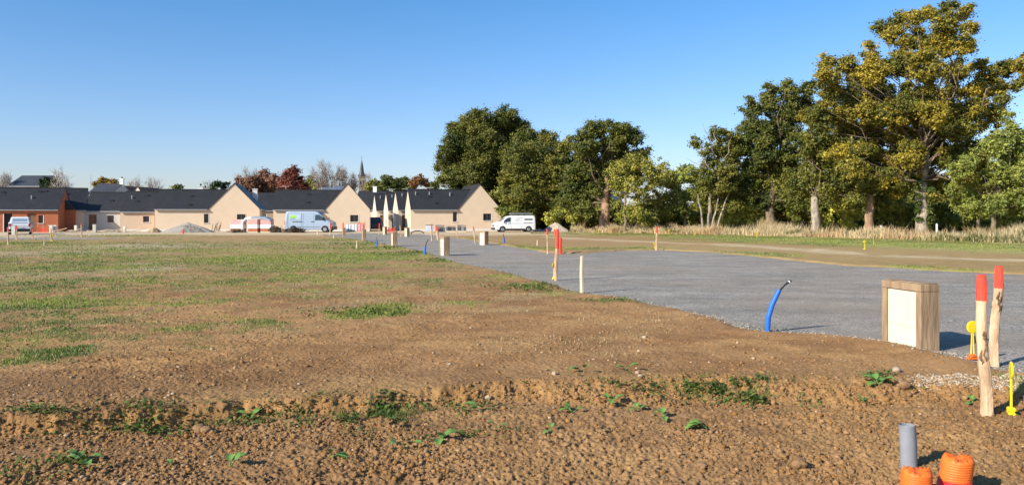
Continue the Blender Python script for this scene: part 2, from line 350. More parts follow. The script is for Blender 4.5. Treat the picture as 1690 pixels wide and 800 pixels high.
def build_road(name, P, grow):
    ys = np.array([p[1] for p in P]); xs = np.array([p[0] for p in P])
    y = max(3.5, ys.min()-1); yy = [y]
    while y < ys.max()+4: y *= 1.012; yy.append(y)
    yy = np.array(yy); us = np.linspace(-1.7, 1.9, 520); U, Yg = np.meshgrid(us, yy); Xg = U*Yg
    d = polydist(Xg, Yg, P); Z = .0+(fbm(Xg*.5, Yg*.5, 101, 3)-.5)*.03+(fbm(Xg*3, Yg*3, 102, 2)-.5)*.008
    nr, nc = Xg.shape; i = (np.arange(nr-1)[:, None]*nc+np.arange(nc-1)[None]).ravel()
    Fc = np.stack([i, i+1, i+nc+1, i+nc], 1); keep = (d.ravel()[Fc] > -grow).any(1); Fc = Fc[keep]
    used = np.unique(Fc); mp = np.full(nr*nc, -1); mp[used] = np.arange(len(used)); V = np.stack([Xg.ravel(), Yg.ravel(), Z.ravel()-.03], 1)[used]
    o = npmesh(name, V, mp[Fc], roadmat(), smooth=True); tag(o, kind='structure'); return o
build_road('road', ROAD, .6); build_road('side_road', ROADL, 1.0)

# ------------------------------------------------ loose soil clods, pebbles, grass and weeds (nobody could count them)
def ico(sub):
    import bmesh
    bm = bmesh.new(); bmesh.ops.create_icosphere(bm, subdivisions=sub, radius=1)
    V = np.array([v.co[:] for v in bm.verts]); Fc = np.array([[v.index for v in f.verts] for f in bm.faces]); bm.free(); return V, Fc
def scatter_stones(name, X, Y, R, cols, m, sub=1, flat=.7, jit=.3, sink=.25, zs=None, smooth=False, kind='stuff', parent=None):
    V0, F0 = ico(sub); n = len(X); k = len(V0)
    var = [V0*(1+RNG.uniform(-jit, jit, (k, 1))) for _ in range(12)]
    pick = RNG.integers(0, 12, n); base = np.stack(var)[pick]
    a = RNG.uniform(0, 2*math.pi, n); ca, sa = np.cos(a), np.sin(a)
    sc = np.stack([R*RNG.uniform(.75, 1.3, n), R*RNG.uniform(.75, 1.3, n), R*RNG.uniform(flat*.7, flat*1.3, n)], 1)
    P = base*sc[:, None, :]
    x = P[..., 0]*ca[:, None]-P[..., 1]*sa[:, None]; y = P[..., 0]*sa[:, None]+P[..., 1]*ca[:, None]
    z0 = gheight(X, Y) if zs is None else zs
    V = np.stack([x+X[:, None], y+Y[:, None], P[..., 2]+(z0+R*sink)[:, None]], 2).reshape(-1, 3)
    Fc = (F0[None]+(np.arange(n)*k)[:, None, None]).reshape(-1, 3)
    C = np.repeat(cols, k, 0)
    o = npmesh(name, V, Fc, m, C, smooth=smooth, parent=parent)
    if kind: tag(o, kind=kind)
    return o
def rnd_field(n, y0, y1, umax=.72, pw=2.0):
    Y = (RNG.uniform(y0**(2-pw) if pw != 2 else math.log(y0), y1**(2-pw) if pw != 2 else math.log(y1), n))
    Y = np.exp(Y) if pw == 2 else Y**(1/(2-pw)); X = RNG.uniform(-umax, umax, n)*Y; return X, Y
def build_clods():
    m = attrmat('soil_clod', .95, .2, 40, .4, 120)
    X, Y = rnd_field(330000, 3.6, 24, .92)
    r = rough_amt(X, Y); lg = ledge(X, Y); face = 4*lg*(1-lg); below = sst(.3, 1, lg)
    pr = np.clip(.16+.75*sst(.42, .7, fbm(X*1.3, Y*1.3, 77, 3))*(.35+.65*below)+.9*face, 0, 1)*np.clip(r+face, 0, 1)
    d = polydist(X, Y, ROAD); pr = pr*(d < -.12)*(1-.75*greenness(X, Y))
    k = RNG.uniform(0, 1, len(X)) < pr*.85; X, Y, bl, fc = X[k], Y[k], below[k], face[k]
    R = (.0034+.0026*RNG.exponential(1, len(X))**1.25)*(.85+.4*bl+.6*fc)*(.8+Y*.03); R = np.minimum(R, .022)
    br = RNG.uniform(.78, 1.15, (len(X), 1)); c = (np.array([.275, .148, .058])+RNG.uniform(-.02, .03, (len(X), 1)))*br
    big = R > .017
    scatter_stones('soil_clods', X[~big], Y[~big], R[~big], c[~big], m, 1, .8, .42, .15)
    scatter_stones('soil_lumps', X[big], Y[big], R[big], c[big], m, 2, .75, .24, .1)
    X, Y = rnd_field(6500, 4.6, 26); k = (polydist(X, Y, ROAD) < -.05) & (RNG.uniform(0, 1, len(X)) < .25+.75*sst(.5, .7, fbm(X*.8, Y*.8, 41, 3))); X, Y = X[k], Y[k]
    R = .004+.0042*RNG.exponential(1, len(X)); R = np.minimum(R*(.8+Y*.03), .022)
    t = RNG.uniform(0, 1, (len(X), 1)); c = np.array([.42, .30, .19])*(.55+.55*t)
    scatter_stones('field_pebbles', X, Y, R, c, attrmat('pebble', .8, .15, 30), 1, .6, .25, .3)
    # patch of pale crushed gravel by the near stakes
    n = 1500; a = RNG.uniform(0, 2*math.pi, n); q = np.sqrt(RNG.uniform(0, 1, n))*RNG.uniform(.6, 1.1, n)
    cx, cy = 4.7, 7.75; X = cx+q*np.cos(a)*.75; Y = cy+q*np.sin(a)*.22+(fbm(X*3, X*0, 3, 2)-.5)*.3
    c = np.array([.42, .33, .23])*RNG.uniform(.5, 1.2, (n, 1))
    scatter_stones('gravel_patch', X, Y, RNG.uniform(.006, .016, n), c, attrmat('pebble'), 1, .6, .3, .3)
    # loose chippings along the near edge of the road
    n = 2600; i = RNG.integers(0, 15, n); t = RNG.uniform(0, 1, n); P = np.array(ROAD[:16]); X = P[i, 0]*(1-t)+P[i+1, 0]*t+RNG.normal(.0, .12, n); Y = P[i, 1]*(1-t)+P[i+1, 1]*t+RNG.normal(0, .18, n)
    c = np.array([.30, .26, .21])*RNG.uniform(.5, 1.4, (n, 1)); zs = np.maximum(gheight(X, Y), -.025)
    scatter_stones('road_edge_chippings', X, Y, RNG.uniform(.006, .017, n)*(.9+Y*.012), c, attrmat('pebble'), 1, .6, .3, .3, zs=zs)
build_clods()
def blades(name, X, Y, Z, h, wd, lean, col, m, kind='stuff', parent=None, bend=True):
    n = len(X); a = RNG.uniform(0, 2*math.pi, n); b = RNG.uniform(0, 2*math.pi, n)
    dx, dy = np.cos(a)*wd/2, np.sin(a)*wd/2; lx, ly = np.cos(b)*lean*h, np.sin(b)*lean*h
    P0 = np.stack([X-dx, Y-dy, Z], 1); P1 = np.stack([X+dx, Y+dy, Z], 1)
    P2 = np.stack([X+dx*.7+lx*.4, Y+dy*.7+ly*.4, Z+h*.6], 1); P3 = np.stack([X-dx*.7+lx*.4, Y-dy*.7+ly*.4, Z+h*.6], 1)
    P4 = np.stack([X+lx, Y+ly, Z+h*np.sqrt(np.clip(1-lean**2*.5, .2, 1))], 1)
    V = np.stack([P0, P1, P2, P3, P4], 1).reshape(-1, 3); i = np.arange(n)[:, None]*5
    Fc = np.concatenate([i+[0, 1, 2], i+[0, 2, 3], i+[3, 2, 4]])
    o = npmesh(name, V, Fc, m, np.repeat(col, 5, 0), parent=parent)
    if kind: tag(o, kind=kind)
    return o
def build_grass():
    m = attrmat('grass_blade', .7, 0, trans=.25)
    X, Y = rnd_field(420000, 6.5, 75, .74)
    g = greenness(X, Y); d = np.maximum(polydist(X, Y, ROAD), polydist(X, Y, ROADL))
    k = (RNG.uniform(0, 1, len(X)) < g**1.2*.95) & (d < -.03); X, Y, g = X[k], Y[k], g[k]
    t = RNG.uniform(0, 1, (len(X), 1)); dk = np.maximum(sst(.35, .65, fbm(X*.6, Y*.6, 71, 3)), patches(X, Y, [(480,426,240,.10,1.0)]))[:, None]
    c = np.array([.10, .18, .035])*(1-dk)+np.array([.21, .26, .04])*dk; c = c*(.65+.7*t)
    dead = RNG.uniform(0, 1, (len(X), 1)) < .25; c = np.where(dead, np.array([.38, .30, .15])*(.6+.6*t), c)
    h = RNG.uniform(.012, .04, len(X))*(.6+.8*g)*(1+Y*.008)
    print('grass', len(X)); blades('field_grass', X, Y, gheight(X, Y)-.004, h, .006+Y*.0007, RNG.uniform(.2, .9, len(X)), c, m)
    X, Y = rnd_field(32000, 9, 60, .74); k = (fbm(X*1.1, Y*1.1, 14, 4) > .52) & (X < 3) & (polydist(X, Y, ROAD) < -.1) & (polydist(X, Y, ROADL) < -.1); X, Y = X[k], Y[k]
    c = np.array([.40, .30, .15])*RNG.uniform(.5, 1.2, (len(X), 1)); blades('dry_stubble', X, Y, gheight(X, Y)-.004, RNG.uniform(.015, .05, len(X))*(1+Y*.01), .006+Y*.0006, RNG.uniform(.4, .95, len(X)), c, m)
    # creeping weeds along the foot of the soil step
    spots = [(60,716,45,.02,500),(250,708,70,.02,900),(420,700,60,.02,350),(575,692,75,.02,1500),(640,684,70,.018,1500),(700,722,80,.015,500),(1180,655,95,.018,2300),(1265,640,40,.02,1100),(780,680,40,.02,250),(1450,645,22,.015,300),(900,472,60,.02,800),(1000,660,90,.04,260),(70,780,50,.02,500),(140,765,40,.02,200),(1010,498,60,.01,300),(600,515,70,.03,1200),(880,478,40,.02,700),(735,430,40,.02,700),(690,418,45,.03,700),(640,409,60,.03,700),(600,402,60,.03,700)]
    XX, YY = [], []
    for (px, py, rx, rl, n) in spots:
        lower = py > 640; cy = (H+(.15 if lower else 0))*F/(py-HZ); cx = (px-845)/F*cy
        n = int(n*.85); XX.append(cx+RNG.normal(0, .75, n)*rx/F*cy); YY.append(cy*np.exp(RNG.normal(0, 1, n)*rl))
    X = np.concatenate(XX); Y = np.concatenate(YY); q = (RNG.uniform(0, 1, len(X)) < .5) & (fbm(X*4, Y*4, 35, 3) > .50); gx, gy = X[q], Y[q]+RNG.normal(0, .03, q.sum())
    blades('weedy_grass', gx, gy, gheight(gx, gy)-.003, RNG.uniform(.015, .07, len(gx)), .004+gy*.0004, RNG.uniform(.3, .95, len(gx)), np.array([.13, .19, .045])*RNG.uniform(.5, 1.3, (len(gx), 1)), m)
    k = fbm(X*5, Y*5, 33, 3) > .50; X, Y = X[k], Y[k]; n = len(X)
    Z = gheight(X, Y)+RNG.uniform(.004, .05, n); s = RNG.uniform(.006, .020, n)*(.6+Y*.05)
    a = RNG.uniform(0, 6.28, n); tl = RNG.normal(0, .45, (n, 2)); u = np.stack([np.cos(a), np.sin(a), tl[:, 0]], 1); v = np.stack([-np.sin(a), np.cos(a), tl[:, 1]], 1)
    P = np.stack([X, Y, Z], 1); V = np.stack([P-u*s[:, None]*1.5, P+v*s[:, None]*.8, P+u*s[:, None]*1.5, P-v*s[:, None]*.8], 1).reshape(-1, 3)
    Fc = np.arange(n)[:, None]*4+np.array([0, 1, 2, 3]); c = np.repeat((np.array([.065, .11, .028])+np.array([.09, .09, .012])*RNG.uniform(0, 1, (n, 1)))*RNG.uniform(.6, 1.2, (n, 1)), 4, 0)
    o = npmesh('creeping_weeds', V, Fc, m, c); tag(o, kind='stuff')
build_grass()
# ------------------------------------------------ houses
M_TAN = wallmat('tan_render', (.66, .515, .37)); M_CREAM = wallmat('cream_render', (.66, .58, .45)); M_GREYW = wallmat('pale_grey_render', (.52, .49, .43))
M_BRICK = wallmat('red_hollow_brick', (.44, .15, .07), (.36, .11, .055)); M_DARKW = wallmat('brown_render', (.33, .24, .17)); M_PINK = wallmat('ochre_render', (.56, .41, .29))
M_SLATE = slatemat('black_slate', (.028, .028, .030)); M_SLATE2 = slatemat('weathered_slate', (.05, .052, .058)); M_SLATEB = slatemat('blue_slate', (.12, .15, .20), .35, .5)
M_ZINC = mat('zinc', (.30, .31, .33), .5, .1, 5, metal=.3); M_WHITE = mat('white_paint', (.75, .74, .71), .5, .04, 3); M_SILL = mat('pale_sill', (.68, .64, .58), .8, .06, 5)
M_GLASS = mat('dark_glass', (.015, .018, .022), .08, .1, 2, spec=.6); M_FRAME = mat('grey_window_frame', (.10, .11, .12), .5, .05, 4); M_DOORW = mat('brown_door', (.22, .115, .055), .6, .12, 6, stretch=(6, 6, .5))
M_TILE = mat('brown_tile', (.22, .13, .09), .85, .2, 6, .3, 30); M_BLACK = mat('black_plastic', (.018, .018, .020), .45, .1, 5); M_CONC = mat('concrete', (.45, .42, .37), .95, .12, 5, .3, 40)
M_STEEL = mat('grey_steel', (.35, .36, .37), .4, .1, 6, metal=.7); M_SHEEN = mat('roof_sheen_blue', (.16, .20, .26), .3, .12, 2, spec=.4)  # the blue-grey one carries the sheen of sunlit slate in its colour

def facade(par, x0, x1, y, zt, holes, wm, apex=None, name='wall'):
    """front wall in the plane y (facing -y) with real openings; holes: (x, z, w, h, kind)"""
    mb = MB(); hs = sorted(holes); xs = [x0]; zt0 = zt
    for (x, z, ww, hh, k) in hs:
        if x > xs[-1]+1e-6: mb.face([(xs[-1], y, 0), (x, y, 0), (x, y, zt0), (xs[-1], y, zt0)])
        if z > 0: mb.face([(x, y, 0), (x+ww, y, 0), (x+ww, y, z), (x, y, z)])
        mb.face([(x, y, z+hh), (x+ww, y, z+hh), (x+ww, y, zt0), (x, y, zt0)])
        d = .2
        mb.face([(x, y, z), (x, y, z+hh), (x, y+d, z+hh), (x, y+d, z)]); mb.face([(x+ww, y, z), (x+ww, y+d, z), (x+ww, y+d, z+hh), (x+ww, y, z+hh)])
        mb.face([(x, y, z+hh), (x+ww, y, z+hh), (x+ww, y+d, z+hh), (x, y+d, z+hh)]); mb.face([(x, y, z), (x, y+d, z), (x+ww, y+d, z), (x+ww, y, z)])
        xs.append(x+ww)
    if xs[-1] < x1-1e-6: mb.face([(xs[-1], y, 0), (x1, y, 0), (x1, y, zt0), (xs[-1], y, zt0)])
    if apex: mb.face([(x0, y, zt0), (x1, y, zt0), ((x0+x1)/2, y, apex)])
    for (x, z, ww, hh, k) in hs:
        if k in ('window', 'double'):
            f = MB(); t = .05
            f.box(x, x+t, y+.12, y+.18, z, z+hh); f.box(x+ww-t, x+ww, y+.12, y+.18, z, z+hh); f.box(x+t, x+ww-t, y+.12, y+.18, z, z+t); f.box(x+t, x+ww-t, y+.12, y+.18, z+hh-t, z+hh)
            if k == 'double': f.box(x+ww/2-.025, x+ww/2+.025, y+.12, y+.18, z+t, z+hh-t)
            wo = f.build('window', M_FRAME, par)
            g = MB(); g.box(x+t, x+ww-t, y+.15, y+.165, z+t, z+hh-t); g.build('pane', M_GLASS, wo)
            s = MB(); s.box(x-.07, x+ww+.07, y-.07, y+.12, z-.07, z-.002); s.box(x+ww+.002, x+ww+.09, y-.022, y+.0, z, z+hh); s.build('sill', M_SILL, wo)
        elif k == 'open':
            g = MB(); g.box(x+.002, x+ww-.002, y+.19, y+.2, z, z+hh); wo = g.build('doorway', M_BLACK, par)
            f = MB(); f.box(x-.1, x-.003, y-.02, y+.01, z, z+hh); f.build('jamb', M_SILL, wo)
        else:
            g = MB(); g.box(x+.03, x+ww-.03, y+.12, y+.17, z, z+hh-.03); dd = g.build('door', M_DOORW, par)
            g = MB(); g.box(x+ww-.18, x+ww-.06, y+.09, y+.12, 1.0, 1.04); g.build('handle', M_STEEL, dd)
    return mb
def seg(par, x0, x1, y0, dep, axis, eave, ridge, wm, holes=(), roof=M_SLATE, wallL=True, wallR=True, ext=0, plinth=True):
    """one gabled volume; axis 'x' = ridge along the front, 'y' = gable end to the front"""
    th = .10
    if axis == 'x':
        mb = facade(par, x0, x1, y0, eave, holes, wm); ym = y0+dep/2; y1 = y0+dep
        for xx, on in ((x0, wallL), (x1, wallR)):
            if on: mb.face([(xx, y0, 0), (xx, y1, 0), (xx, y1, eave), (xx, ym, ridge), (xx, y0, eave)])
        mb.face([(x1, y1, 0), (x0, y1, 0), (x0, y1, eave), (x1, y1, eave)]); mb.build('wall', wm, par)
        ov = .18; k = (ridge-eave)/(dep/2); r = MB(); xa, xb = x0-.05, x1+.05+ext
        for sg in (1, -1):
            ye = y0-ov if sg == 1 else y1+ov; ze = eave-ov*k
            P = [(xa, ye, ze+.02), (xb if not ext else x1-.16, ye, ze+.02), (xb, ym, ridge+.02), (xa, ym, ridge+.02)]
            r.face([(a, b, c+th) for a, b, c in P]); r.face(P[::-1])
            for i in range(4):
                a, b = P[i], P[(i+1) % 4]; r.face([a, b, (b[0], b[1], b[2]+th), (a[0], a[1], a[2]+th)])
        ro = r.build('roof', roof, par)
        g = MB(); g.box(xa, x1+.05 if not ext else x1-.16, y0-ov-.11, y0-ov-.003, eave-ov*k-.06, eave-ov*k+.06); g.build('gutter', M_ZINC, ro)
        g = MB(); g.box(xa-.002, xb, ym-.1, ym+.1, ridge+th-.01, ridge+th+.05); g.build('ridge_cap', M_SLATE2 if roof != M_SLATE else M_SLATE, ro)
        if plinth: g = MB(); g.box(x0, x1, y0-.015, y0-.001, 0, .28) if not any(h[1] < .3 for h in holes) else None; (g.v and g.build('plinth', M_SILL, par))
    else:
        xm = (x0+x1)/2; y1 = y0+dep; mb = facade(par, x0, x1, y0, eave, holes, wm, ridge)
        mb.face([(x0, y1, 0), (x0, y0, 0), (x0, y0, eave), (x0, y1, eave)]); mb.face([(x1, y0, 0), (x1, y1, 0), (x1, y1, eave), (x1, y0, eave)])
        mb.face([(x1, y1, 0), (x0, y1, 0), (x0, y1, eave), (xm, y1, ridge), (x1, y1, eave)]); mb.build('wall', wm, par)
        r = MB(); ya, yb = y0-.08, y1+.08; k = (ridge-eave)/((x1-x0)/2); ov = .15
        for sg in (1, -1):
            xe = x0-ov if sg == 1 else x1+ov; ze = eave-ov*k
            P = [(xe, ya, ze+.02), (xe, yb, ze+.02), (xm, yb, ridge+.02), (xm, ya, ridge+.02)]
            r.face([(a, b, c+th) for a, b, c in P]); r.face(P[::-1])
            for i in range(4):
                a, b = P[i], P[(i+1) % 4]; r.face([a, b, (b[0], b[1], b[2]+th), (a[0], a[1], a[2]+th)])
        ro = r.build('roof', roof, par)
        g = MB(); g.box(x1+ov, x1+ov+.1, ya, yb, eave-ov*k-.04, eave-ov*k+.07); g.build('gutter', M_ZINC, ro)
        g = MB(); g.tube([(x1+.06, y0-.04, .1), (x1+.06, y0-.04, eave-.1)], .045, 8); g.build('downpipe', M_ZINC, par)
        if plinth: g = MB(); g.box(x0, x1, y0-.015, y0-.001, 0, .28); g.build('plinth', M_SILL, par)
    return ro
def vents(ro, x0, y0, dep, eave, ridge, spots):
    for (x, t, h, kind) in spots:           # t = how far up the front slope
        y = y0+dep/2*t; z = eave+(ridge-eave)*t+.1; v = MB()
        if kind == 'pipe': v.tube([(x, y, z-.1), (x, y, z+h)], .07, 8); v.tube([(x, y, z+h), (x, y, z+h+.1)], [.12, .05], 8); v.build('vent_pipe', M_ZINC, ro)
        else: v.box(x-.2, x+.2, y-.14, y+.14, z-.12, z+.12); v.build('roof_vent', M_BLACK, ro)
def chimney(par, x, y, z0, z1, m=None, s=.3):
    c = MB(); c.box(x-s, x+s, y-s*.7, y+s*.7, z0, z1-.12); c.box(x-s-.05, x+s+.05, y-s*.7-.05, y+s*.7+.05, z1-.12, z1); o = c.build('chimney', m or M_WHITE, par)
    p = MB(); p.tube([(x, y, z1), (x, y, z1+.3)], [.12, .1], 10); p.build('chimney_pot', M_BLACK, o)

HG = 'new single storey houses in a row'
def front(px0, Y0, deg):
    """origin, heading and a ruler (image column -> metres along the front) of a house whose left front corner stands at px0, Y0"""
    th = math.radians(deg); ox, oy = PX(px0, Y0), Y0
    def along(px): k = (px-845)/F; return (k*oy-ox)/(math.cos(th)-k*math.sin(th))
    return (ox, oy, 0), th, along
loc, th, al = front(678, 96.5, 15)
h = thing('bungalow', 'tan bungalow directly behind the white van, gable with one small square window', 'house', loc, th, HG); gx, gw = al(757), al(826)
r = seg(h, 0, gx, 0, 5.8, 'x', 2.85, 5.35, M_TAN, [(al(747.5), 1.2, .55, 1.25, 'window')], wallR=False, ext=2.9); vents(r, 0, 0, 5.8, 2.85, 5.35, [(.9, .7, .3, 'pipe'), (2.7, .7, .3, 'pipe'), (5.4, .65, .35, 'pipe'), (3.4, .25, .1, 'box'), (2.7, .6, .1, 'box')])
r2 = seg(h, gx, gw, 0, 15, 'y', 2.85, 6.05, M_TAN, [(al(797.5), 1.35, 1.1, .9, 'double')])
for px, Y0, lab in [(657.5, 103, 'narrow house with bright end wall just left of the right-hand tan bungalow'), (641, 109, 'second narrow house with bright end wall, left of the first'), (621.5, 115, 'farthest narrow house of the terrace, behind the dark car')]:
    loc, th, al = front(px, Y0, 16); h = thing('terraced_house', lab, 'house', loc, th, HG)
    r = seg(h, 0, 6.5, 0, 6.0, 'x', 2.85, 5.35, wallmat('pale_render', (.58, .50, .40)), [(.5, 0, .9, 2.1, 'door')]); vents(r, 0, 0, 6.0, 2.85, 5.35, [(.8, .7, .3, 'pipe')])
# middle house behind the blue van
loc, th, al = front(451, 93.5, 11)
h = thing('bungalow', 'tan bungalow behind the blue-grey van, gable to the right', 'house', loc, th, HG); gx, gw = al(537), al(610)
r = seg(h, 0, gx, 0, 5.4, 'x', 2.8, 5.15, M_TAN, [(al(526), 1.0, .5, 1.25, 'window')], wallR=False, ext=2.7); vents(r, 0, 0, 5.4, 2.8, 5.15, [(4.1, .3, .1, 'box'), (4.1, .75, .1, 'box')])
r2 = seg(h, gx, gw, 0, 9, 'y', 2.8, 5.95, M_TAN, [(al(578), 1.2, 1.0, .85, 'double')])
# left tan house with the gravel heap before it
loc, th, al = front(255.5, 93, 13)
h = thing('bungalow', 'long tan bungalow behind the grey gravel heap, gable above the brick pallets', 'house', loc, th, HG); gx, gw = al(345), al(428)
r = seg(h, 0, gx, 0, 5.6, 'x', 2.85, 5.2, M_TAN, [(al(336.5), 1.05, .55, 1.15, 'window')], wallR=False, ext=2.9); vents(r, 0, 0, 5.6, 2.85, 5.2, [(3.9, .62, .1, 'box'), (3.95, .15, .1, 'box')])
r2 = seg(h, gx, gw, 0, 9, 'y', 2.85, 5.95, M_TAN, [(al(391), 1.35, 1.05, .8, 'double')]); chimney(h, gw-1.2, 6.8, 4.0, 5.6); chimney(h, al(322), 4.0, 4.6, 5.8); chimney(h, al(330), 4.0, 4.6, 5.55, M_CONC, .15)
loc, th, al = front(199, 94, 13)
h = thing('bungalow', 'ochre rendered house with one small square window, right of the pale grey one', 'house', loc, th, HG)
r = seg(h, 0, al(255)-.02, 0, 5.6, 'x', 2.55, 5.0, M_PINK, [(al(236), 1.15, .72, .75, 'window')]); vents(r, 0, 0, 5.6, 2.55, 5.0, [(1.6, .45, .12, 'box'), (.9, .6, .3, 'pipe'), (2.6, .75, .1, 'box')])
loc, th, al = front(138, 96, 10)
h = thing('bungalow', 'pale grey rendered house with its door in the shade of the neighbour', 'house', loc, th, HG)
r = seg(h, 0, al(199)-.02, 0, 5.4, 'x', 2.65, 4.95, M_GREYW, [(al(146), 0, .95, 2.1, 'door'), (al(177), 1.1, .8, .9, 'window')]); vents(r, 0, 0, 5.4, 2.65, 4.95, [(2.9, .5, .12, 'box')])
Y = 95.5
h = thing('bungalow', 'narrow tan house between the red brick one and the pale grey one', 'house', (PX(100, Y), Y-.8, 0), math.radians(26), HG); X0 = PX(98, Y)
r = seg(h, 0, (PX(137, Y)-X0)*1.08, 0, 6.4, 'x', 2.75, 5.45, M_TAN, []); vents(r, 0, 0, 6.4, 2.75, 5.45, [(.9, .7, .12, 'box')])
# unfinished brick house
Y = 91.5; thb = math.radians(17)
L = 12.5; cx, cy = PX(96, Y), Y; ox, oy = cx-L*math.cos(thb), cy-L*math.sin(thb)
h = thing('brick_bungalow', 'unfinished red hollow brick house behind the parked white car', 'house', (ox, oy, 0), thb, HG)
def bx_(px):     # distance along the front of this house for an image column
    k = (px-845)/F; return (k*oy-ox)/(math.cos(thb)-k*math.sin(thb))
r = seg(h, 0, L, 0, 6.4, 'x', 2.75, 5.3, M_BRICK, [(bx_(6.5), 0, .85, 2.2, 'open'), (bx_(45), 0, .95, 2.2, 'door'), (bx_(63.5), 1.05, .5, .95, 'window')], plinth=False)
vents(r, 0, 0, 6.4, 2.75, 5.3, [(L-3.2, .45, .3, 'pipe'), (L-2.6, .8, .12, 'box'), (L-2, .82, .14, 'box'), (L-6.5, .75, .1, 'box')])
w2 = MB(); w2.box(L+.01, L+.95, 3.0, 6.3, 0, 2.7); w2.build('side_wing', M_BRICK, h)
w2 = MB(); w2.face([(L+.02, 2.9, 3.9), (L+.02, 6.4, 3.9), (L+1.1, 6.4, 2.75), (L+1.1, 2.9, 2.75)]); w2.face([(L+.02, 2.9, 2.7), (L+1.1, 2.9, 2.7), (L+1.1, 2.9, 2.76), (L+.02, 2.9, 3.9)]); w2.face([(L+1.1, 2.9, 2.7), (L+1.1, 6.4, 2.7), (L+1.1, 6.4, 2.75), (L+1.1, 2.9, 2.75)]); w2.build('side_roof', M_SLATE, h)

# houses and roofs behind
def back_house(name, lab, px0, px1, Y, rz, eave, ridge, wm, rm, axis='x', dep=7, windows=(), chim=(), group='roofs behind the new houses'):
    o = thing(name, lab, 'house', (PX(px0, Y), Y, 0), rz, group); Wd = (PX(px1, Y)-PX(px0, Y))/max(.6, math.cos(rz))
    r = seg(o, 0, Wd, 0, dep, axis, eave, ridge, wm, [(a*Wd, b, c, d, 'window') for a, b, c, d in windows], roof=rm, plinth=False)
    for (x, z1) in chim: chimney(o, x*Wd, dep/2, ridge-.5, z1)
    return o, Wd
back_house('farmhouse', 'tall grey roofed house standing above the brick bungalow, far left', 12, 66, 150, 0, 8.0, 10.2, M_DARKW, M_SLATE2, dep=9, windows=[(.3, 5, .8, 1.2)])
back_house('village_house', 'grey slate roof end behind the pale grey house, with a white chimney at its peak', 142, 182, 125, 0, 5.5, 7.4, M_GREYW, M_SLATE2, dep=8, chim=[(.97, 8.4)])
back_house('village_house', 'small ochre gable end under the yellow tree', 190, 211, 150, 0, 5.6, 8.0, M_PINK, M_TILE, axis='y', dep=9)
back_house('village_house', 'pale gabled house showing above the ochre bungalow', 214, 240, 150, 0, 5.5, 7.8, M_CREAM, M_TILE, axis='y', dep=9)
back_house('village_house', 'low brown roof left of the red trees', 346, 400, 160, 0, 5.4, 7.4, M_CREAM, M_TILE, dep=8)
back_house('village_house', 'dark slate roof in the gap right of the brick pallets', 420, 462, 118, .12, 2.9, 5.6, M_DARKW, M_SLATE, windows=[(.25, 1, .8, 1.2)])
back_house('village_house', 'slate roof behind the middle bungalow, right of its gable', 585, 640, 122, 0, 3.1, 6.0, M_CREAM, M_SLATE, chim=[(.5, 6.9)])
back_house('village_house', 'white gabled house glimpsed between the tree trunks', 1004, 1030, 122, 0, 3.8, 6.0, M_WHITE, M_SLATE2, axis='y', dep=8, windows=[(.4, 1.2, .8, 1.1), (.4, 3.2, .6, .8)])
back_house('village_house', 'cream walled house almost hidden behind the trees', 930, 955, 120, 0, 3.0, 4.6, M_CREAM, M_SLATE2, dep=8, windows=[(.4, 1, .8, 1.1)])
back_house('barn', 'low brown barn under the trees with a dark opening', 1110, 1165, 118, 0, 2.6, 4.0, M_DARKW, M_SLATE2, dep=8, windows=[(.3, .4, 2.5, 1.6)], group=None)
def sheen(px, py, Y, w_, l_, lab, tilt=.75, rz=.5):  # tilted blue sheets stand in for the bluish sheen on sunlit roof slopes
    o = thing('sheen_panel', lab, 'solar panel', (PX(px, Y), Y, 0), rz, 'solar panels on the roofs'); z = PZ(py, Y)
    M = Matrix.Translation((0, 0, z)) @ Matrix.Rotation(tilt, 4, 'X'); p = MB(); p.box(0, w_, 0, l_, 0, .06, M=M); p.build('sheen_sheet', M_SHEEN, o)
    f = MB()
    for a in (0, w_-.06): f.box(a, a+.06, -.02, l_+.02, -.04, .075, M=M)
    f.box(.06, w_-.06, -.02, .03, -.04, .075, M=M); f.box(.06, w_-.06, l_-.03, l_+.02, -.04, .075, M=M)
    for a in (.1, w_-.2): f.box(a, a+.08, l_*.7*math.cos(tilt), l_*.7*math.cos(tilt)+.08, z*0+z-6 if 0 else z+l_*.7*math.sin(tilt)-2.2, z+l_*.7*math.sin(tilt))
    f.build('panel_frame', M_ZINC, o)
sheen(555, 319, 103, 1.3, 1.5, 'blue tilted solar panel nearest the middle gable peak, standing for the sunlit slope'); sheen(543, 318, 106, 1.0, 1.1, 'blue tilted solar panel second left of the middle gable, standing for the sunlit slope'); sheen(532, 316, 110, .8, .9, 'smallest solar panel, farthest left on the middle roofs, standing for the sunlit slope')
def aerial(px, pyt, pyb, Y, lab):
    o = thing('roof_aerial', lab, 'aerial', (PX(px, Y), Y, 0), random.uniform(-.4, .4), 'television aerials on the roofs'); zb, zt = PZ(pyb, Y), PZ(pyt, Y)
    m = MB(); m.tube([(0, 0, zb), (0, 0, zt)], .035, 6); m.build('mast', M_ZINC, o)
    a = MB(); a.tube([(-.9, 0, zt-.15), (.5, 0, zt-.15)], .02, 5)
    for k in range(7): a.tube([(-.85+k*.2, -.28, zt-.15), (-.85+k*.2, .28, zt-.12)], .013, 4)
    a.build('antenna', M_WHITE, o)
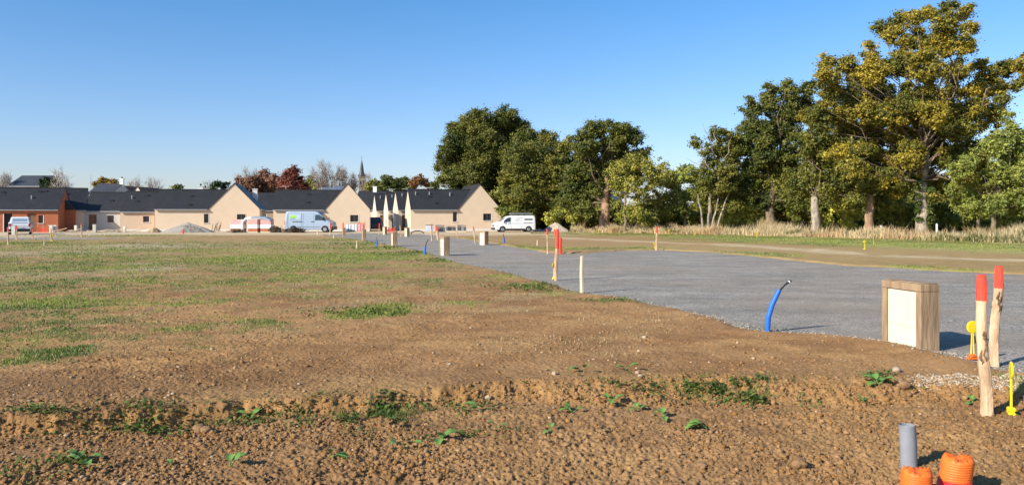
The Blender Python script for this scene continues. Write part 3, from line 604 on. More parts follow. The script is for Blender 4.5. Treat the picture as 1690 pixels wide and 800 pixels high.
for px, a_, b_, Y, l in [(396, 291, 318, 118, 'aerial left of the red-brown trees, tallest'), (471, 306, 318, 104, 'aerial over the left end of the middle bungalow'), (550, 301, 318, 104, 'aerial just left of the solar panels'), (563, 298, 314, 106, 'aerial above the middle gable'), (578, 294, 314, 112, 'aerial right of the middle gable, before the bare trees'), (673, 310, 320, 106, 'aerial above the cream end wall'), (710, 308, 318, 104, 'aerial over the middle of the right-hand roof'), (735, 303, 318, 106, 'aerial with bent arm over the right half of the right-hand roof'), (764, 300, 312, 116, 'aerial left of the right-hand gable peak'), (647, 311, 322, 118, 'aerial over the narrow terraced houses'), (150, 289, 312, 150, 'thin mast above the grey roofs at the left')]: aerial(px, a_, b_, Y, l)

# church
def church():
    Y = 520; o = thing('church', 'distant church tower with slender grey spire', 'church', (PX(597, Y), Y, 0), .3)
    s = 2.1; t = MB(); t.box(-s, s, -s, s, 0, 29.5); t.box(-s-.25, s+.25, -s-.25, s+.25, 16, 16.5); t.box(-s-.3, s+.3, -s-.3, s+.3, 29.5, 30); t.build('tower', mat('old_stone', (.36, .30, .24), .9, .15, .5), o)
    sp = MB(); n = 8; R = [2.2, 1.45, .9, .08]; Zs = [30, 34, 38, 42]
    sp.tube([(0, 0, z) for z in Zs], R, 8); sp.build('spire', M_SLATE2, o)
    for sx in (-1, 1):
        for sy in (-1, 1): p = MB(); p.tube([(sx*s, sy*s, 30), (sx*s, sy*s, 32)], [.45, .05], 6); p.build('pinnacle', M_SLATE2, o)
    for k in range(4):
        a = math.pi/2*k; M = Matrix.Rotation(a, 4, 'Z'); l = MB()
        for q in (-.9, .9): l.box(q-.45, q+.45, -s-.04, -s+.1, 23, 27.4, M=M)
        l.build('belfry_louvre', M_BLACK, o)
    c = MB(); c.tube([(0, 0, 42), (0, 0, 44)], .09, 5); c.box(-.55, .55, -.06, .06, 43.1, 43.3); c.build('cross', M_BLACK, o)
    nv = MB(); nv.box(2.1, 22, -5, 5, 0, 10); nv.build('nave', mat('old_stone', (.36, .30, .24)), o)
    nr = MB(); nr.face([(2.1, -5.4, 9.8), (22, -5.4, 9.8), (22, 0, 15), (2.1, 0, 15)]); nr.face([(22, 5.4, 9.8), (2.1, 5.4, 9.8), (2.1, 0, 15), (22, 0, 15)]); nr.face([(22, -5.4, 9.8), (22, 5.4, 9.8), (22, 0, 15)]); nr.build('roof', M_SLATE2, o)
church()

# ------------------------------------------------ vehicles
M_VWHITE = mat('white_car_paint', (.74, .75, .76), .25, .03, 2, spec=.5); M_VBLUE = mat('silver_blue_paint', (.29, .36, .45), .28, .03, 2, spec=.5, metal=.1); M_VDARK = mat('dark_blue_paint', (.012, .016, .035), .25, .1, 2, spec=.5)
M_TYRE = mat('tyre_rubber', (.02, .02, .02), .85, .1, 9); M_RIM = mat('wheel_rim', (.32, .33, .35), .4, .1, 9, metal=.5); M_LAMP = mat('headlamp', (.55, .6, .65), .1, .05, 9, spec=.7); M_RED = mat('red_lens', (.45, .02, .015), .2, .05, 9)
M_CGLASS = mat('car_glass', (.03, .04, .05), .06, .1, 3, spec=.7); M_GREEN = mat('green_logo', (.22, .55, .05), .5, .05, 5); M_SEAM = mat('panel_seam', (.16, .17, .19), .6, .05, 5); M_LETTER = mat('dark_lettering', (.05, .06, .10), .6, .05, 5)
def vehicle(name, lab, cat, loc, rz, prof, W, belt, wheels, wr, paint, glass_side, group=None, rear_glass=None, roofz=1.97, inset=.10, screen=None, extras=None):
    o = thing(name, lab, cat, loc, rz, group); hw = W/2
    def yy(z): return hw-max(0, (z-belt)/(roofz-belt))*inset
    def yb(z, e): return (yy(z)-e)
    mb = MB(); n = len(prof); rings = []
    # body lofted across its width: rounded at the side edges
    cxm = sum(p[0] for p in prof)/n; czm = sum(p[1] for p in prof)/n
    cols = [(-1, .92, 0.0), (-1, .985, .03), (-1, 1, .09), (1, 1, .09), (1, .985, .03), (1, .92, 0.0)]
    for (sg, k, e) in cols:
        ring = []
        for (x, z) in prof:
            x2 = cxm+(x-cxm)*k if k < 1 else x; z2 = czm+(z-czm)*(k if k < 1 else 1)
            ring.append((x2, sg*(yy(z)-e), z2))
        rings.append(ring)
    for r in rings: mb.v += r
    for a in range(5):
        for i in range(n): mb.f.append((a*n+i, a*n+(i+1) % n, (a+1)*n+(i+1) % n, (a+1)*n+i)); mb.mi.append(0)
    mb.f.append(tuple(range(n-1, -1, -1))); mb.f.append(tuple(range(5*n, 6*n))); mb.mi += [0, 0]
    body = mb.build('body', paint, o); 
    e0 = .012
    for sg in (-1, 1):
        for poly in glass_side:
            g = MB(); P = [(x, sg*(yy(z)+e0), z) for x, z in poly]; Q = [(x, sg*(yy(z)-.03), z) for x, z in poly]
            g.face(P if sg < 0 else P[::-1])
            for i in range(len(P)): j = (i+1) % len(P); g.face([P[i], Q[i], Q[j], P[j]])
            g.build('side_window', M_CGLASS, o)
    if screen:
        (xa, za), (xb, zb) = screen; g = MB(); nx, nz = (zb-za), -(xb-xa); l = math.hypot(nx, nz); nx, nz = -nx/l*.02, -nz/l*.02
        if nz < 0: nx, nz = -nx, -nz
        g.face([(xa+nx, -yy(za)+.14, za+nz), (xa+nx, yy(za)-.14, za+nz), (xb+nx, yy(zb)-.16, zb+nz), (xb+nx, -yy(zb)+.16, zb+nz)]); g.build('windscreen', M_CGLASS, o)
    for wx in wheels:
        for sg in (-1, 1):
            a = MB(); P = [(wx+wr*1.22*math.cos(t), wr*1.0+wr*1.22*math.sin(t)) for t in np.linspace(-.35, math.pi+.35, 16)]
            a.face([(x, sg*(hw+.004), z) for x, z in (P if sg > 0 else P[::-1])]); a.build('wheel_arch', M_BLACK, o)
            t = MB(); t.tube([(wx, sg*(hw-.16), wr), (wx, sg*(hw-.0), wr), (wx, sg*(hw+.025), wr)], [wr, wr, wr*.9], 24); wo = t.build('wheel', M_TYRE, o)
            r = MB(); r.tube([(wx, sg*(hw+.01), wr), (wx, sg*(hw+.04), wr)], [wr*.64, wr*.55], 18); ro = r.build('rim', M_RIM, wo)
            hbb = MB(); hbb.tube([(wx, sg*(hw+.04), wr), (wx, sg*(hw+.055), wr)], [wr*.2, wr*.16], 10); hbb.build('hub_cap', M_SEAM, wo)
    return o, yy, hw
def strip(o, name, m, yy, sg, x0, x1, z0, z1, e=.015):
    g = MB(); ya, yb2 = yy(z0)+e, yy(z1)+e
    g.face([(x0, sg*ya, z0), (x1, sg*ya, z0), (x1, sg*yb2, z1), (x0, sg*yb2, z1)] if sg < 0 else [(x1, sg*ya, z0), (x0, sg*ya, z0), (x0, sg*yb2, z1), (x1, sg*yb2, z1)])
    g.face([(x0, sg*(ya-.02), z0), (x1, sg*(ya-.02), z0), (x1, sg*ya, z0), (x0, sg*ya, z0)]); g.build(name, m, o)
# white van facing left
prof = [(0, .32), (0, .9), (.03, 1.75), (.12, 1.93), (.4, 1.97), (2.9, 1.96), (3.25, 1.9), (3.6, 1.72), (4.2, 1.26), (4.75, 1.08), (4.93, .9), (4.98, .7), (4.98, .36), (4.85, .26), (.1, .26)]
o, yy, hw = vehicle('panel_van', 'white panel van with roof rack and dark lettering parked beside the pale gravel heap', 'van', (PX(878, 91)+.2, 91.2, 0), math.pi+math.radians(13), prof, 1.9, .95, (.85, 4.02), .33, M_VWHITE, [[(3.05, 1.2), (3.95, 1.2), (3.62, 1.58), (3.3, 1.72), (3.05, 1.74)]], screen=((3.66, 1.68), (4.2, 1.27)))
for sg in (-1, 1):
    strip(o, 'sill_trim', M_BLACK, yy, sg, 1.3, 3.6, .27, .42); strip(o, 'door_seam', M_SEAM, yy, sg, 2.98, 3.0, .45, 1.75); strip(o, 'door_seam', M_SEAM, yy, sg, 1.75, 1.77, .45, 1.75); strip(o, 'door_seam', M_SEAM, yy, sg, .4, 2.95, 1.02, 1.04)
    strip(o, 'door_handle', M_BLACK, yy, sg, 3.0, 3.35, 1.0, 1.07)
for k in range(6): strip(o, 'lettering', M_LETTER, yy, 1, .38+k*.17, .51+k*.17, 1.42, 1.60)
for k in range(8): strip(o, 'lettering', M_LETTER, yy, 1, .3+k*.15, .37+k*.15, 1.08, 1.17)
for (a, z) in ((1.9, 1.6), (1.9, 1.45), (2.0, 1.3), (1.5, 1.7)): strip(o, 'lettering', mat('grey_lettering', (.42, .43, .45), .6, .05, 4), yy, 1, a, a+.55, z, z+.03)
g = MB(); g.rbox(4.9, 5.03, -.93, .93, .27, .55, .03); g.build('bumper', M_BLACK, o); g = MB(); g.rbox(4.93, 5.01, -.45, .45, .66, .86, .02); g.build('grille', M_BLACK, o)
for sg in (-1, 1):
    g = MB(); g.rbox(4.72, 4.98, sg*.72-.16, sg*.72+.16, .84, 1.0, .03); g.build('headlight', M_LAMP, o); g = MB(); g.rbox(3.88, 4.02, sg*1.03-.1, sg*1.03+.1, 1.15, 1.4, .03); g.build('wing_mirror', M_VWHITE, o)
g = MB()
for x in (.5, 1.5, 2.6): g.tube([(x, -.8, 1.95), (x, -.78, 2.12), (x, .78, 2.12), (x, .8, 1.95)], .03, 6)
for y in (-.75, -.3, .3, .75): g.tube([(.3, y, 2.16), (2.9, y, 2.16)], .035, 6)
g.build('roof_rack', M_STEEL, o); g = MB(); g.box(.45, 2.9, -.5, -.2, 2.2, 2.28); g.box(.45, 2.9, .2, .5, 2.2, 2.28); g.build('ladder', M_STEEL, o)
# blue-grey high van facing right
prof = [(0, .38), (0, 1.2), (.04, 2.2), (.15, 2.42), (.4, 2.46), (3.5, 2.46), (3.85, 2.36), (4.25, 2.05), (4.75, 1.55), (5.3, 1.25), (5.5, 1.05), (5.55, .75), (5.55, .42), (5.4, .3), (.1, .3)]
o, yy, hw = vehicle('panel_van', 'tall blue-grey panel van with green oval logo, half hidden by a brush heap', 'van', (PX(471, 88), 88.9, 0), math.radians(-3), prof, 2.05, 1.2, (1.05, 4.75), .36, M_VBLUE, [[(3.55, 1.42), (4.72, 1.42), (4.35, 1.84), (4.05, 2.05), (3.6, 2.05)]], roofz=2.46, inset=.12, screen=((4.27, 2.02), (4.75, 1.56)))
for sg in (-1, 1):
    for x in (.35, 1.95, 2.15, 3.4): strip(o, 'door_seam', M_SEAM, yy, sg, x, x+.02, .5, 2.2)
    strip(o, 'door_track', M_BLACK, yy, sg, .9, 2.1, 1.22, 1.28); strip(o, 'door_handle', M_BLACK, yy, sg, 3.1, 3.5, 1.22, 1.29); strip(o, 'side_trim', M_SEAM, yy, sg, 1.6, 4.2, .62, .68)
    strip(o, 'panel_recess', mat('pale_blue_paint', (.35, .42, .51), .3, .03, 2), yy, sg, .5, 1.9, 1.5, 2.1, .013)
    g = MB(); P = [(1.0+.42*math.cos(t), 1.8+.17*math.sin(t)+.08*math.cos(t)*.6) for t in np.linspace(0, 2*math.pi, 20, endpoint=False)]
    g.face([(x, sg*(yy(z)+.02), z) for x, z in (P if sg < 0 else P[::-1])]); g.build('logo', M_GREEN, o)
    g = MB(); P = [(.95+.36*math.cos(t), 1.63+.055*math.sin(t)) for t in np.linspace(0, 2*math.pi, 16, endpoint=False)]
    g.face([(x, sg*(yy(z)+.023), z) for x, z in (P if sg < 0 else P[::-1])]); g.build('logo', M_SEAM, o)
    g = MB(); g.rbox(4.5, 4.62, sg*1.12-.1, sg*1.12+.1, 1.4, 1.75, .03); g.build('wing_mirror', M_BLACK, o); g = MB(); g.rbox(5.3, 5.5, sg*.75-.15, sg*.75+.15, .95, 1.2, .03); g.build('headlight', M_LAMP, o)
    g = MB(); g.rbox(-.03, .05, sg*.92-.07, sg*.92+.07, .9, 1.35, .02); g.build('tail_light', M_RED, o)
g = MB(); g.rbox(5.45, 5.62, -1.0, 1.0, .32, .68, .03); g.build('bumper', M_BLACK, o)
# white car seen from behind
prof = [(0, .4), (0, .95), (.12, 1.25), (.38, 1.68), (.6, 1.78), (2.2, 1.78), (2.6, 1.66), (3.3, 1.15), (4.0, .98), (4.2, .75), (4.2, .4), (4.05, .25), (.1, .25)]
o, yy, hw = vehicle('parked_car', 'white hatchback seen from behind, parked before the red brick house', 'car', (PX(32.5, 76), 76, 0), math.radians(120), prof, 1.85, .95, (.8, 3.4), .31, M_VWHITE, [[(.75, 1.05), (2.9, 1.05), (2.45, 1.5), (2.2, 1.6), (.8, 1.6)]], roofz=1.78, inset=.18, screen=((2.65, 1.62), (3.3, 1.17)))
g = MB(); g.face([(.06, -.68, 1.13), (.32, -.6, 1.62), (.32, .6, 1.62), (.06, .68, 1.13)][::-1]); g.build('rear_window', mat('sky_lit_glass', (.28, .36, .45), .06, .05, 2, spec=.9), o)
g = MB(); g.rbox(-.08, .1, -.9, .9, .32, .58, .03); g.build('bumper', M_BLACK, o)
for sg in (-1, 1):
    g = MB(); g.rbox(-.03, .1, sg*.82-.08, sg*.82+.08, .8, 1.12, .02); g.build('tail_light', M_RED, o); g = MB(); g.rbox(2.75, 2.9, sg*1.02-.1, sg*1.02+.1, 1.05, 1.22, .03); g.build('wing_mirror', M_VWHITE, o)
g = MB(); g.box(-.035, -.01, -.26, .26, .68, .79); g.build('number_plate', M_WHITE, o)
# dark car in the shade between the houses
o, yy, hw = vehicle('parked_car', 'dark blue people carrier in the shade between the middle and right-hand houses', 'car', (PX(620.5, 98), 97, 0), math.radians(96), prof, 1.8, .95, (.8, 3.4), .31, M_VDARK, [[(.75, 1.05), (2.9, 1.05), (2.45, 1.5), (2.2, 1.6), (.8, 1.6)]], roofz=1.78, inset=.18)
g = MB(); g.face([(.06, -.68, 1.13), (.32, -.6, 1.62), (.32, .6, 1.62), (.06, .68, 1.13)][::-1]); g.build('rear_window', M_CGLASS, o)
for sg in (-1, 1): g = MB(); g.rbox(-.03, .1, sg*.82-.07, sg*.82+.07, .8, 1.12, .02); g.build('tail_light', M_RED, o)
# ------------------------------------------------ trees
M_LEAF = attrmat('leaf', .55, .0, trans=.22, spec=.3); M_BARK = mat('bark', (.20, .15, .10), .95, .25, 5, .8, 18, stretch=(1, 1, .35)); M_BARKR = mat('reddish_bark', (.36, .22, .14), .95, .35, 4, .9, 14, stretch=(1, 1, .5)); M_BARKP = mat('pale_bark', (.34, .28, .21), .95, .32, 5, .8, 14, stretch=(1, 1, .4)); M_TWIG = mat('twig', (.22, .17, .13), .9, .2, 6)
def leaf_cloud(lobes, colA, colB, leaf=.22, dens=1.0, clump=.55, accent=None, acc=0.0, flat=.65, hole=0.0):
    """lobes: (x, y, z, r). leaf-sized quads gathered in clumps spread through each lobe's outer volume"""
    L2 = []
    for (x, y, z, r) in lobes:
        L2.append((x, y, z, r*.86))
        for _ in range(6 if r > .8 else 2):
            d = RNG.normal(0, 1, 3)+np.array([0, 0, .35]); d /= np.linalg.norm(d); q = r*RNG.uniform(.75, 1.08); L2.append((x+d[0]*q, y+d[1]*q, z+d[2]*q, r*RNG.uniform(.18, .36)))
    lobes = L2; clump = clump*.8
    C = []; out = []; cc = []; aa = []
    for (x, y, z, r) in lobes:
        n = max(4, int(19*dens*(r/clump)**2*.5)); d = RNG.normal(0, 1, (n, 3)); d /= np.linalg.norm(d, axis=1)[:, None]
        rad = r*(RNG.uniform(.2, 1, n)**.5)*RNG.uniform(.85, 1.12, n)
        p = d*rad[:, None]; p[:, 2] *= .85; C.append(p+np.array([x, y, z])); out.append(d); cc.append(np.full(n, RNG.normal(0, .22))); aa.append(np.full(n, RNG.uniform(0, 1)))
    C = np.concatenate(C); D = np.concatenate(out); n = len(C)
    cs = clump*RNG.uniform(.4, 1.5, n); t = np.clip(RNG.normal(.5, .22, n)+np.concatenate(cc), 0, 1)[:, None]
    col = np.array(colA)*(1-t)+np.array(colB)*t; col = col*RNG.uniform(.75, 1.25, (n, 1))
    if accent is not None: k = (np.concatenate(aa)*.8+RNG.uniform(0, .2, n) < acc)[:, None]; col = np.where(k, np.array(accent)*RNG.uniform(.7, 1.3, (n, 1)), col)
    per = np.maximum(6, (26*dens*(cs/.5)**1.6*(.22/leaf)**1.2).astype(int)); idx = np.repeat(np.arange(n), per); m = len(idx)
    q = RNG.normal(0, 1, (m, 3)); q /= np.linalg.norm(q, axis=1)[:, None]; rr = np.abs(RNG.normal(0, .62, m))+.15
    P = C[idx]+q*(cs[idx]*rr)[:, None]*np.array([1, 1, flat])
    N = q*.6+D[idx]*.35+RNG.normal(0, .55, (m, 3))+np.array([0, 0, .25]); N /= np.linalg.norm(N, axis=1)[:, None]
    U = np.cross(N, RNG.normal(0, 1, (m, 3))); U /= np.linalg.norm(U, axis=1)[:, None]; W = np.cross(N, U)
    s = leaf*RNG.uniform(.55, 1.25, m)[:, None]
    V = np.stack([P-U*s*.75, P-W*s*.38+N*s*.08, P+U*s*.75, P+W*s*.38+N*s*.08], 1).reshape(-1, 3)
    cl = np.repeat(col[idx]*RNG.uniform(.75, 1.25, (m, 1)), 4, 0)
    return V, cl
LEAVES = [0]
def crown(parent, lobes, name='crown', **k):
    V, c = leaf_cloud(lobes, **k); n = len(V)//4; LEAVES[0] += n
    return npmesh(name, V, np.arange(n*4).reshape(-1, 4), M_LEAF, c, parent=parent)
def wob(a, b, k, amt, rnd):
    a, b = Vector(a), Vector(b); L = (b-a).length; pts = []
    for i in range(k+1):
        t = i/k; p = a.lerp(b, t); e = amt*L*math.sin(math.pi*t) if i not in (0, k) else 0
        pts.append(p+Vector((rnd.uniform(-e, e), rnd.uniform(-e, e), rnd.uniform(-e, e)*.5)))
    return pts
def trunkmesh(parent, base, fork, top, r0, lobes, mt, seed=1, limb=.20, jit=.12, nl=99, kx=0):
    rnd = random.Random(seed); mb = MB(); x, y = base; t0 = mb
    tp = wob((x, y, -.2), fork, 6, .03, rnd); rr = [r0*1.35, r0*1.12, r0, r0*.95, r0*.9, r0*.85, r0*.8]
    mb.tube(tp, rr, 12, jit=jit, rnd=rnd)
    if top: mb = MB() if 0 else mb; mb.tube(wob(fork, top, 6, .05, rnd), [r0*.8*(1-.85*i/6) for i in range(7)], 9, jit=jit*.7, rnd=rnd)
    mb = MB()
    for i, (lx, ly, lz, lr) in enumerate(lobes[:nl]):
        t = rnd.uniform(0, .45) if top else 0; s = Vector(fork).lerp(Vector(top), t) if top else Vector(fork)
        if lz < s.z+.3: s = Vector(fork)
        e = (lx, ly, lz); rb = r0*limb*rnd.uniform(.7, 1.2)
        pts = wob(s, e, 6, .10, rnd); mb.tube(pts, [rb*(1-.8*j/6) for j in range(7)], 6, jit=.1, rnd=rnd)
        for q in range(4):
            j = rnd.randint(2, 6); d = Vector((rnd.gauss(0, 1), rnd.gauss(0, 1), rnd.gauss(.3, .8))).normalized()*lr*rnd.uniform(.6, 1.05)
            mb.tube(wob(pts[j], Vector(pts[j])+d, 3, .12, rnd), [rb*.28, rb*.2, rb*.12, rb*.04], 4, cap=False)
    o_ = t0.build('trunk', mt, parent, smooth=True); mb.build('limbs', M_BARK if mt is not M_BARKP or r0 > .3 else mt, parent, smooth=True); return o_
def tree(name, lab, trunk, Y, px_lobes, r0, colA, colB, mt=None, fork_py=320, top=None, seed=1, dj=.45, group='trees along the hedgerow', **k):
    """trunk = (px, base Y); lobes are written as columns/rows of the view at distance Y, spread in depth by their own size"""
    rnd = random.Random(seed*7+3); tx, ty = PX(trunk, Y), Y; px_lobes = [q for q in px_lobes]
    L = []; xs = [PX(p[0], Y) for p in px_lobes]; cx = sum(xs)/len(xs); hwid = max(abs(x-cx) for x in xs)+.1
    for (px, py, r) in px_lobes:
        rm = r/F*Y; room = math.sqrt(max(.05, 1-((PX(px, Y)-cx)/(hwid*1.15))**2))*hwid
        dy = rnd.uniform(-1, 1)*room*dj; yy_ = Y+dy
        L.append((PX(px, yy_), yy_, PZ(py, yy_), rm*rnd.uniform(.92, 1.08)))
        if room > 2 and r > 20:           # the far side of the crown
            yb = Y+rnd.uniform(.4, .95)*room; L.append((PX(px, Y)+rnd.uniform(-1, 1), yb, PZ(py, Y)-rnd.uniform(.2, 1.2), rm*.85))
    o = thing(name, lab, 'tree', (tx, ty, 0), 0, group)
    sh = [(a-tx, b-ty, c, d) for a, b, c, d in L]
    fk = (PX(trunk+rnd.uniform(-3, 3), Y)-tx, 0, PZ(fork_py, Y)); tp = (PX(top[0], Y)-tx, .2, PZ(top[1], Y)) if top else None
    trunkmesh(o, (0, 0), fk, tp, r0, sh, mt or M_BARK, seed); crown(o, sh, colA=colA, colB=colB, **k)
    return o
GD = ((.045, .068, .013), (.19, .185, .032)); GM = ((.065, .085, .016), (.24, .22, .038)); GO = ((.15, .16, .028), (.42, .38, .07))
GL = ((.14, .175, .035), (.36, .38, .08)); GG = ((.155, .145, .022), (.41, .31, .038))
tree('oak_tree', 'broad rounded dark green oak behind the right-hand bungalow', 800, 112, [(790,215,32),(835,210,30),(865,232,26),(758,238,32),(742,272,20),(810,250,38),(780,285,36),(845,270,34),(738,300,16),(815,310,34),(872,262,22),(800,340,28),(765,325,24),(760,350,20),(830,193,18),(752,215,18),(735,250,16),(800,195,18),(772,205,18),(850,205,18),(878,235,16),(770,262,26),(800,225,30),(850,250,30),(730,275,12),(755,295,22),(790,310,28),(745,325,16)], .55, *GD, seed=1, dens=1.05, leaf=.20, clump=.7, top=(805,230))
tree('broadleaf_tree', 'bushy dark green tree above the white van', 880, 101, [(855,265,28),(895,250,28),(925,252,24),(946,275,20),(850,300,30),(895,300,34),(935,305,30),(870,338,26),(912,340,26),(945,345,20),(836,330,20),(905,232,16),(935,240,14),(875,285,28),(915,280,28),(900,325,28),(930,335,24),(865,320,24),(880,360,14),(855,352,14)], .35, *GM, seed=2, dens=1.05, leaf=.19, clump=.6)
tree('oak_tree', 'dark oak with a thick gnarled pale trunk right of the gravel heap', 997, 88, [(985,218,18),(1022,216,20),(1048,230,18),(968,242,24),(1010,245,30),(1054,258,18),(962,282,26),(1000,282,28),(1036,278,22),(945,308,24),(975,318,24),(1030,215,12),(975,210,10),(1005,205,10),(940,335,18),(965,345,16)], .6, *GD, mt=M_BARKR, seed=3, fork_py=335, dens=1.1, leaf=.19, clump=.55, top=(1005,250))
tree('olive_green_tree', 'light olive tree with an ivy clad stem right of the gnarled oak', 1032, 84, [(1018,280,18),(1042,272,20),(1064,276,20),(1080,290,18),(1040,305,22),(1018,305,14),(1060,325,18),(1048,345,16)], .14, *GO, seed=4, dens=.75, leaf=.17, clump=.5)
tree('olive_green_tree', 'yellow-green spreading tree left of the slender pale trunked one', 1086, 87, [(1088,282,18),(1072,300,18),(1100,300,18),(1088,325,16),(1074,345,14),(1098,350,12),(1060,350,16)], .16, *GO, seed=5, dens=.75, leaf=.17, clump=.5)
tree('slender_tree', 'sparse sage green tree with a straight pale stem', 1130, 88, [(1112,300,18),(1132,288,18),(1150,298,16),(1118,322,18),(1144,322,18),(1105,340,14),(1128,345,12)], .13, *GL, mt=M_BARKP, seed=6, dens=1.0, leaf=.2, clump=.5)
o = tree('half_dead_tree', 'many stemmed tree with bare pale branches sticking out at its top left', 1172, 80, [(1148,236,13),(1180,222,14),(1205,228,14),(1187,246,18),(1210,250,14),(1163,250,12),(1172,268,14),(1195,280,20),(1165,295,20),(1185,310,22),(1205,315,20),(1160,325,18),(1182,340,16),(1210,340,16)], .2, *GM, mt=M_BARKP, seed=7, top=(1180,235), dens=1.0, leaf=.17, clump=.45)
m = MB(); rnd = random.Random(5); T0 = (0, 0, PZ(310, 80))
for (a, b, c, d) in [(1178,300,1148,230), (1178,290,1130,262), (1165,285,1135,282), (1180,260,1157,205), (1182,300,1205,225), (1180,240,1175,212)]:
    m.tube(wob((PX(a,80)-PX(1172,80), -.5, PZ(b,80)), (PX(c,80)-PX(1172,80), -.8, PZ(d,80)), 5, .06, rnd), [.09,.07,.055,.04,.025,.01], 5)
m.build('bare_branches', M_BARKP, o)
m = MB()
for (a, b) in [(1160, 1150), (1170, 1185), (1178, 1200), (1166, 1170)]: m.tube(wob((PX(a,80)-PX(1172,80), -.4, 0), (PX(b,80)-PX(1172,80), -.5, PZ(320,80)), 5, .03, rnd), [.13,.11,.1,.09,.07,.05], 7)
m.build('side_stem', M_BARKP, o)
tree('oak_tree', 'tall ragged dark oak left of the golden oak', 1270, 82, [(1243,182,14),(1238,205,16),(1268,158,14),(1266,180,18),(1300,155,18),(1305,180,22),(1335,148,14),(1330,175,20),(1255,218,26),(1295,215,30),(1232,242,22),(1265,255,30),(1315,258,34),(1238,292,26),(1285,300,32),(1335,300,30),(1225,318,20),(1268,335,26),(1315,335,22),(1268,142,7),(1298,138,7),(1240,168,7),(1212,300,14)], .5, *GD, seed=8, dens=1.0, leaf=.19, clump=.55, fork_py=330, top=(1290,190))
o = tree('oak_tree', 'dark green oak on a thick pale trunk left of the stubby red trunk', 1345, 74, [(1350,200,20),(1345,230,28),(1372,255,30),(1342,285,30),(1385,292,30),(1402,262,26),(1425,300,24),(1365,320,20),(1410,322,20),(1330,310,18),(1318,300,18)], .42, *GM, mt=M_BARKP, seed=9, dens=1.0, leaf=.18, clump=.55, fork_py=325)
o = tree('oak_tree', 'dark leaved oak on the short red barked trunk', 1433, 74, [(1430,255,24),(1462,280,26),(1440,308,20),(1482,305,20),(1500,285,22),(1455,330,12),(1415,285,18)], .38, *GM, mt=M_BARKR, seed=10, dens=.95, leaf=.18, clump=.5, fork_py=322)
GOLD = [(1560,12,13),(1535,22,14),(1590,22,14),(1510,30,16),(1478,38,16),(1455,45,13),(1560,40,20),(1600,45,14),(1480,62,18),(1515,70,24),(1552,72,26),(1590,78,18),(1434,72,8),(1438,92,14),(1398,108,18),(1368,102,14),(1412,125,18),(1440,118,22),(1480,112,26),(1528,112,30),(1578,118,24),(1618,105,12),(1632,122,16),(1660,112,16),(1685,105,14),(1700,118,20),(1370,140,18),(1405,158,24),(1455,160,28),(1512,165,32),(1565,165,30),(1615,148,20),(1648,142,16),(1680,142,14),(1725,120,20),(1378,188,20),(1400,212,22),(1358,215,12),(1440,208,26),(1490,215,28),(1540,220,28),(1585,215,26),(1620,208,14),(1430,248,18),(1470,262,18),(1505,260,24),(1548,262,24),(1588,250,18),(1520,292,18),(1548,298,16),(1465,285,10),(1640,228,12),(1500,300,20),(1562,312,16),(1480,318,14),(1590,288,18),(1450,298,20),(1415,280,18),(1385,250,18),(1540,325,12),(1610,245,16),(1355,178,14),(1362,120,14),(1570,195,26),(1600,185,24),(1640,190,18),(1610,270,18),(1575,262,22),(1535,245,24),(1655,165,14),(1545,190,26),(1500,190,26),(1460,190,22),(1420,185,20)]
o = tree('golden_oak', 'very tall golden-brown autumn oak, the highest tree', 1521, 71, GOLD, .50, *GG, mt=M_BARKP, seed=11, dens=1.2, leaf=.17, clump=.50, accent=(.12, .125, .022), acc=.3, fork_py=300, top=(1545,60), dj=.5)
# ivy and a ragged break on its trunk
iv = [(PX(1521+s*9,71)-PX(1521,71), -.45, PZ(py,71), .30) for s in (-1, 1) for py in (300, 312, 324, 336, 348, 360)]
crown(o, iv, name='ivy', colA=(.05,.09,.015), colB=(.14,.17,.04), leaf=.13, clump=.25, dens=.9)
tree('feathery_tree', 'feathery light green tree at the right edge under the golden oak', 1640, 66, [(1664,190,8),(1665,207,13),(1664,226,18),(1692,230,24),(1642,245,22),(1600,265,16),(1585,285,18),(1715,250,24),(1670,255,24),(1615,272,20),(1650,285,28),(1688,285,28),(1598,298,16),(1622,312,22),(1672,322,26),(1715,290,30),(1602,335,16),(1640,340,18),(1700,340,22),(1730,330,24)], .22, *GL, seed=12, dens=.95, leaf=.15, clump=.45, fork_py=340)
tree('feathery_tree', 'pale green tree with a brown double stem, lower left of the feathery one', 1615, 70, [(1580,290,14),(1570,315,14),(1595,310,18),(1612,330,16),(1582,338,14),(1630,350,12)], .16, *GL, seed=13, dens=.95, leaf=.15, clump=.45, fork_py=350)
tree('broadleaf_tree', 'dark bushy tree filling the gap behind the ragged oak', 1225, 92, [(1215,275,16),(1235,290,20),(1200,300,18),(1215,325,20),(1240,330,20),(1190,345,16),(1225,350,16)], .2, *GM, seed=14, dens=.8, leaf=.24, clump=.55)
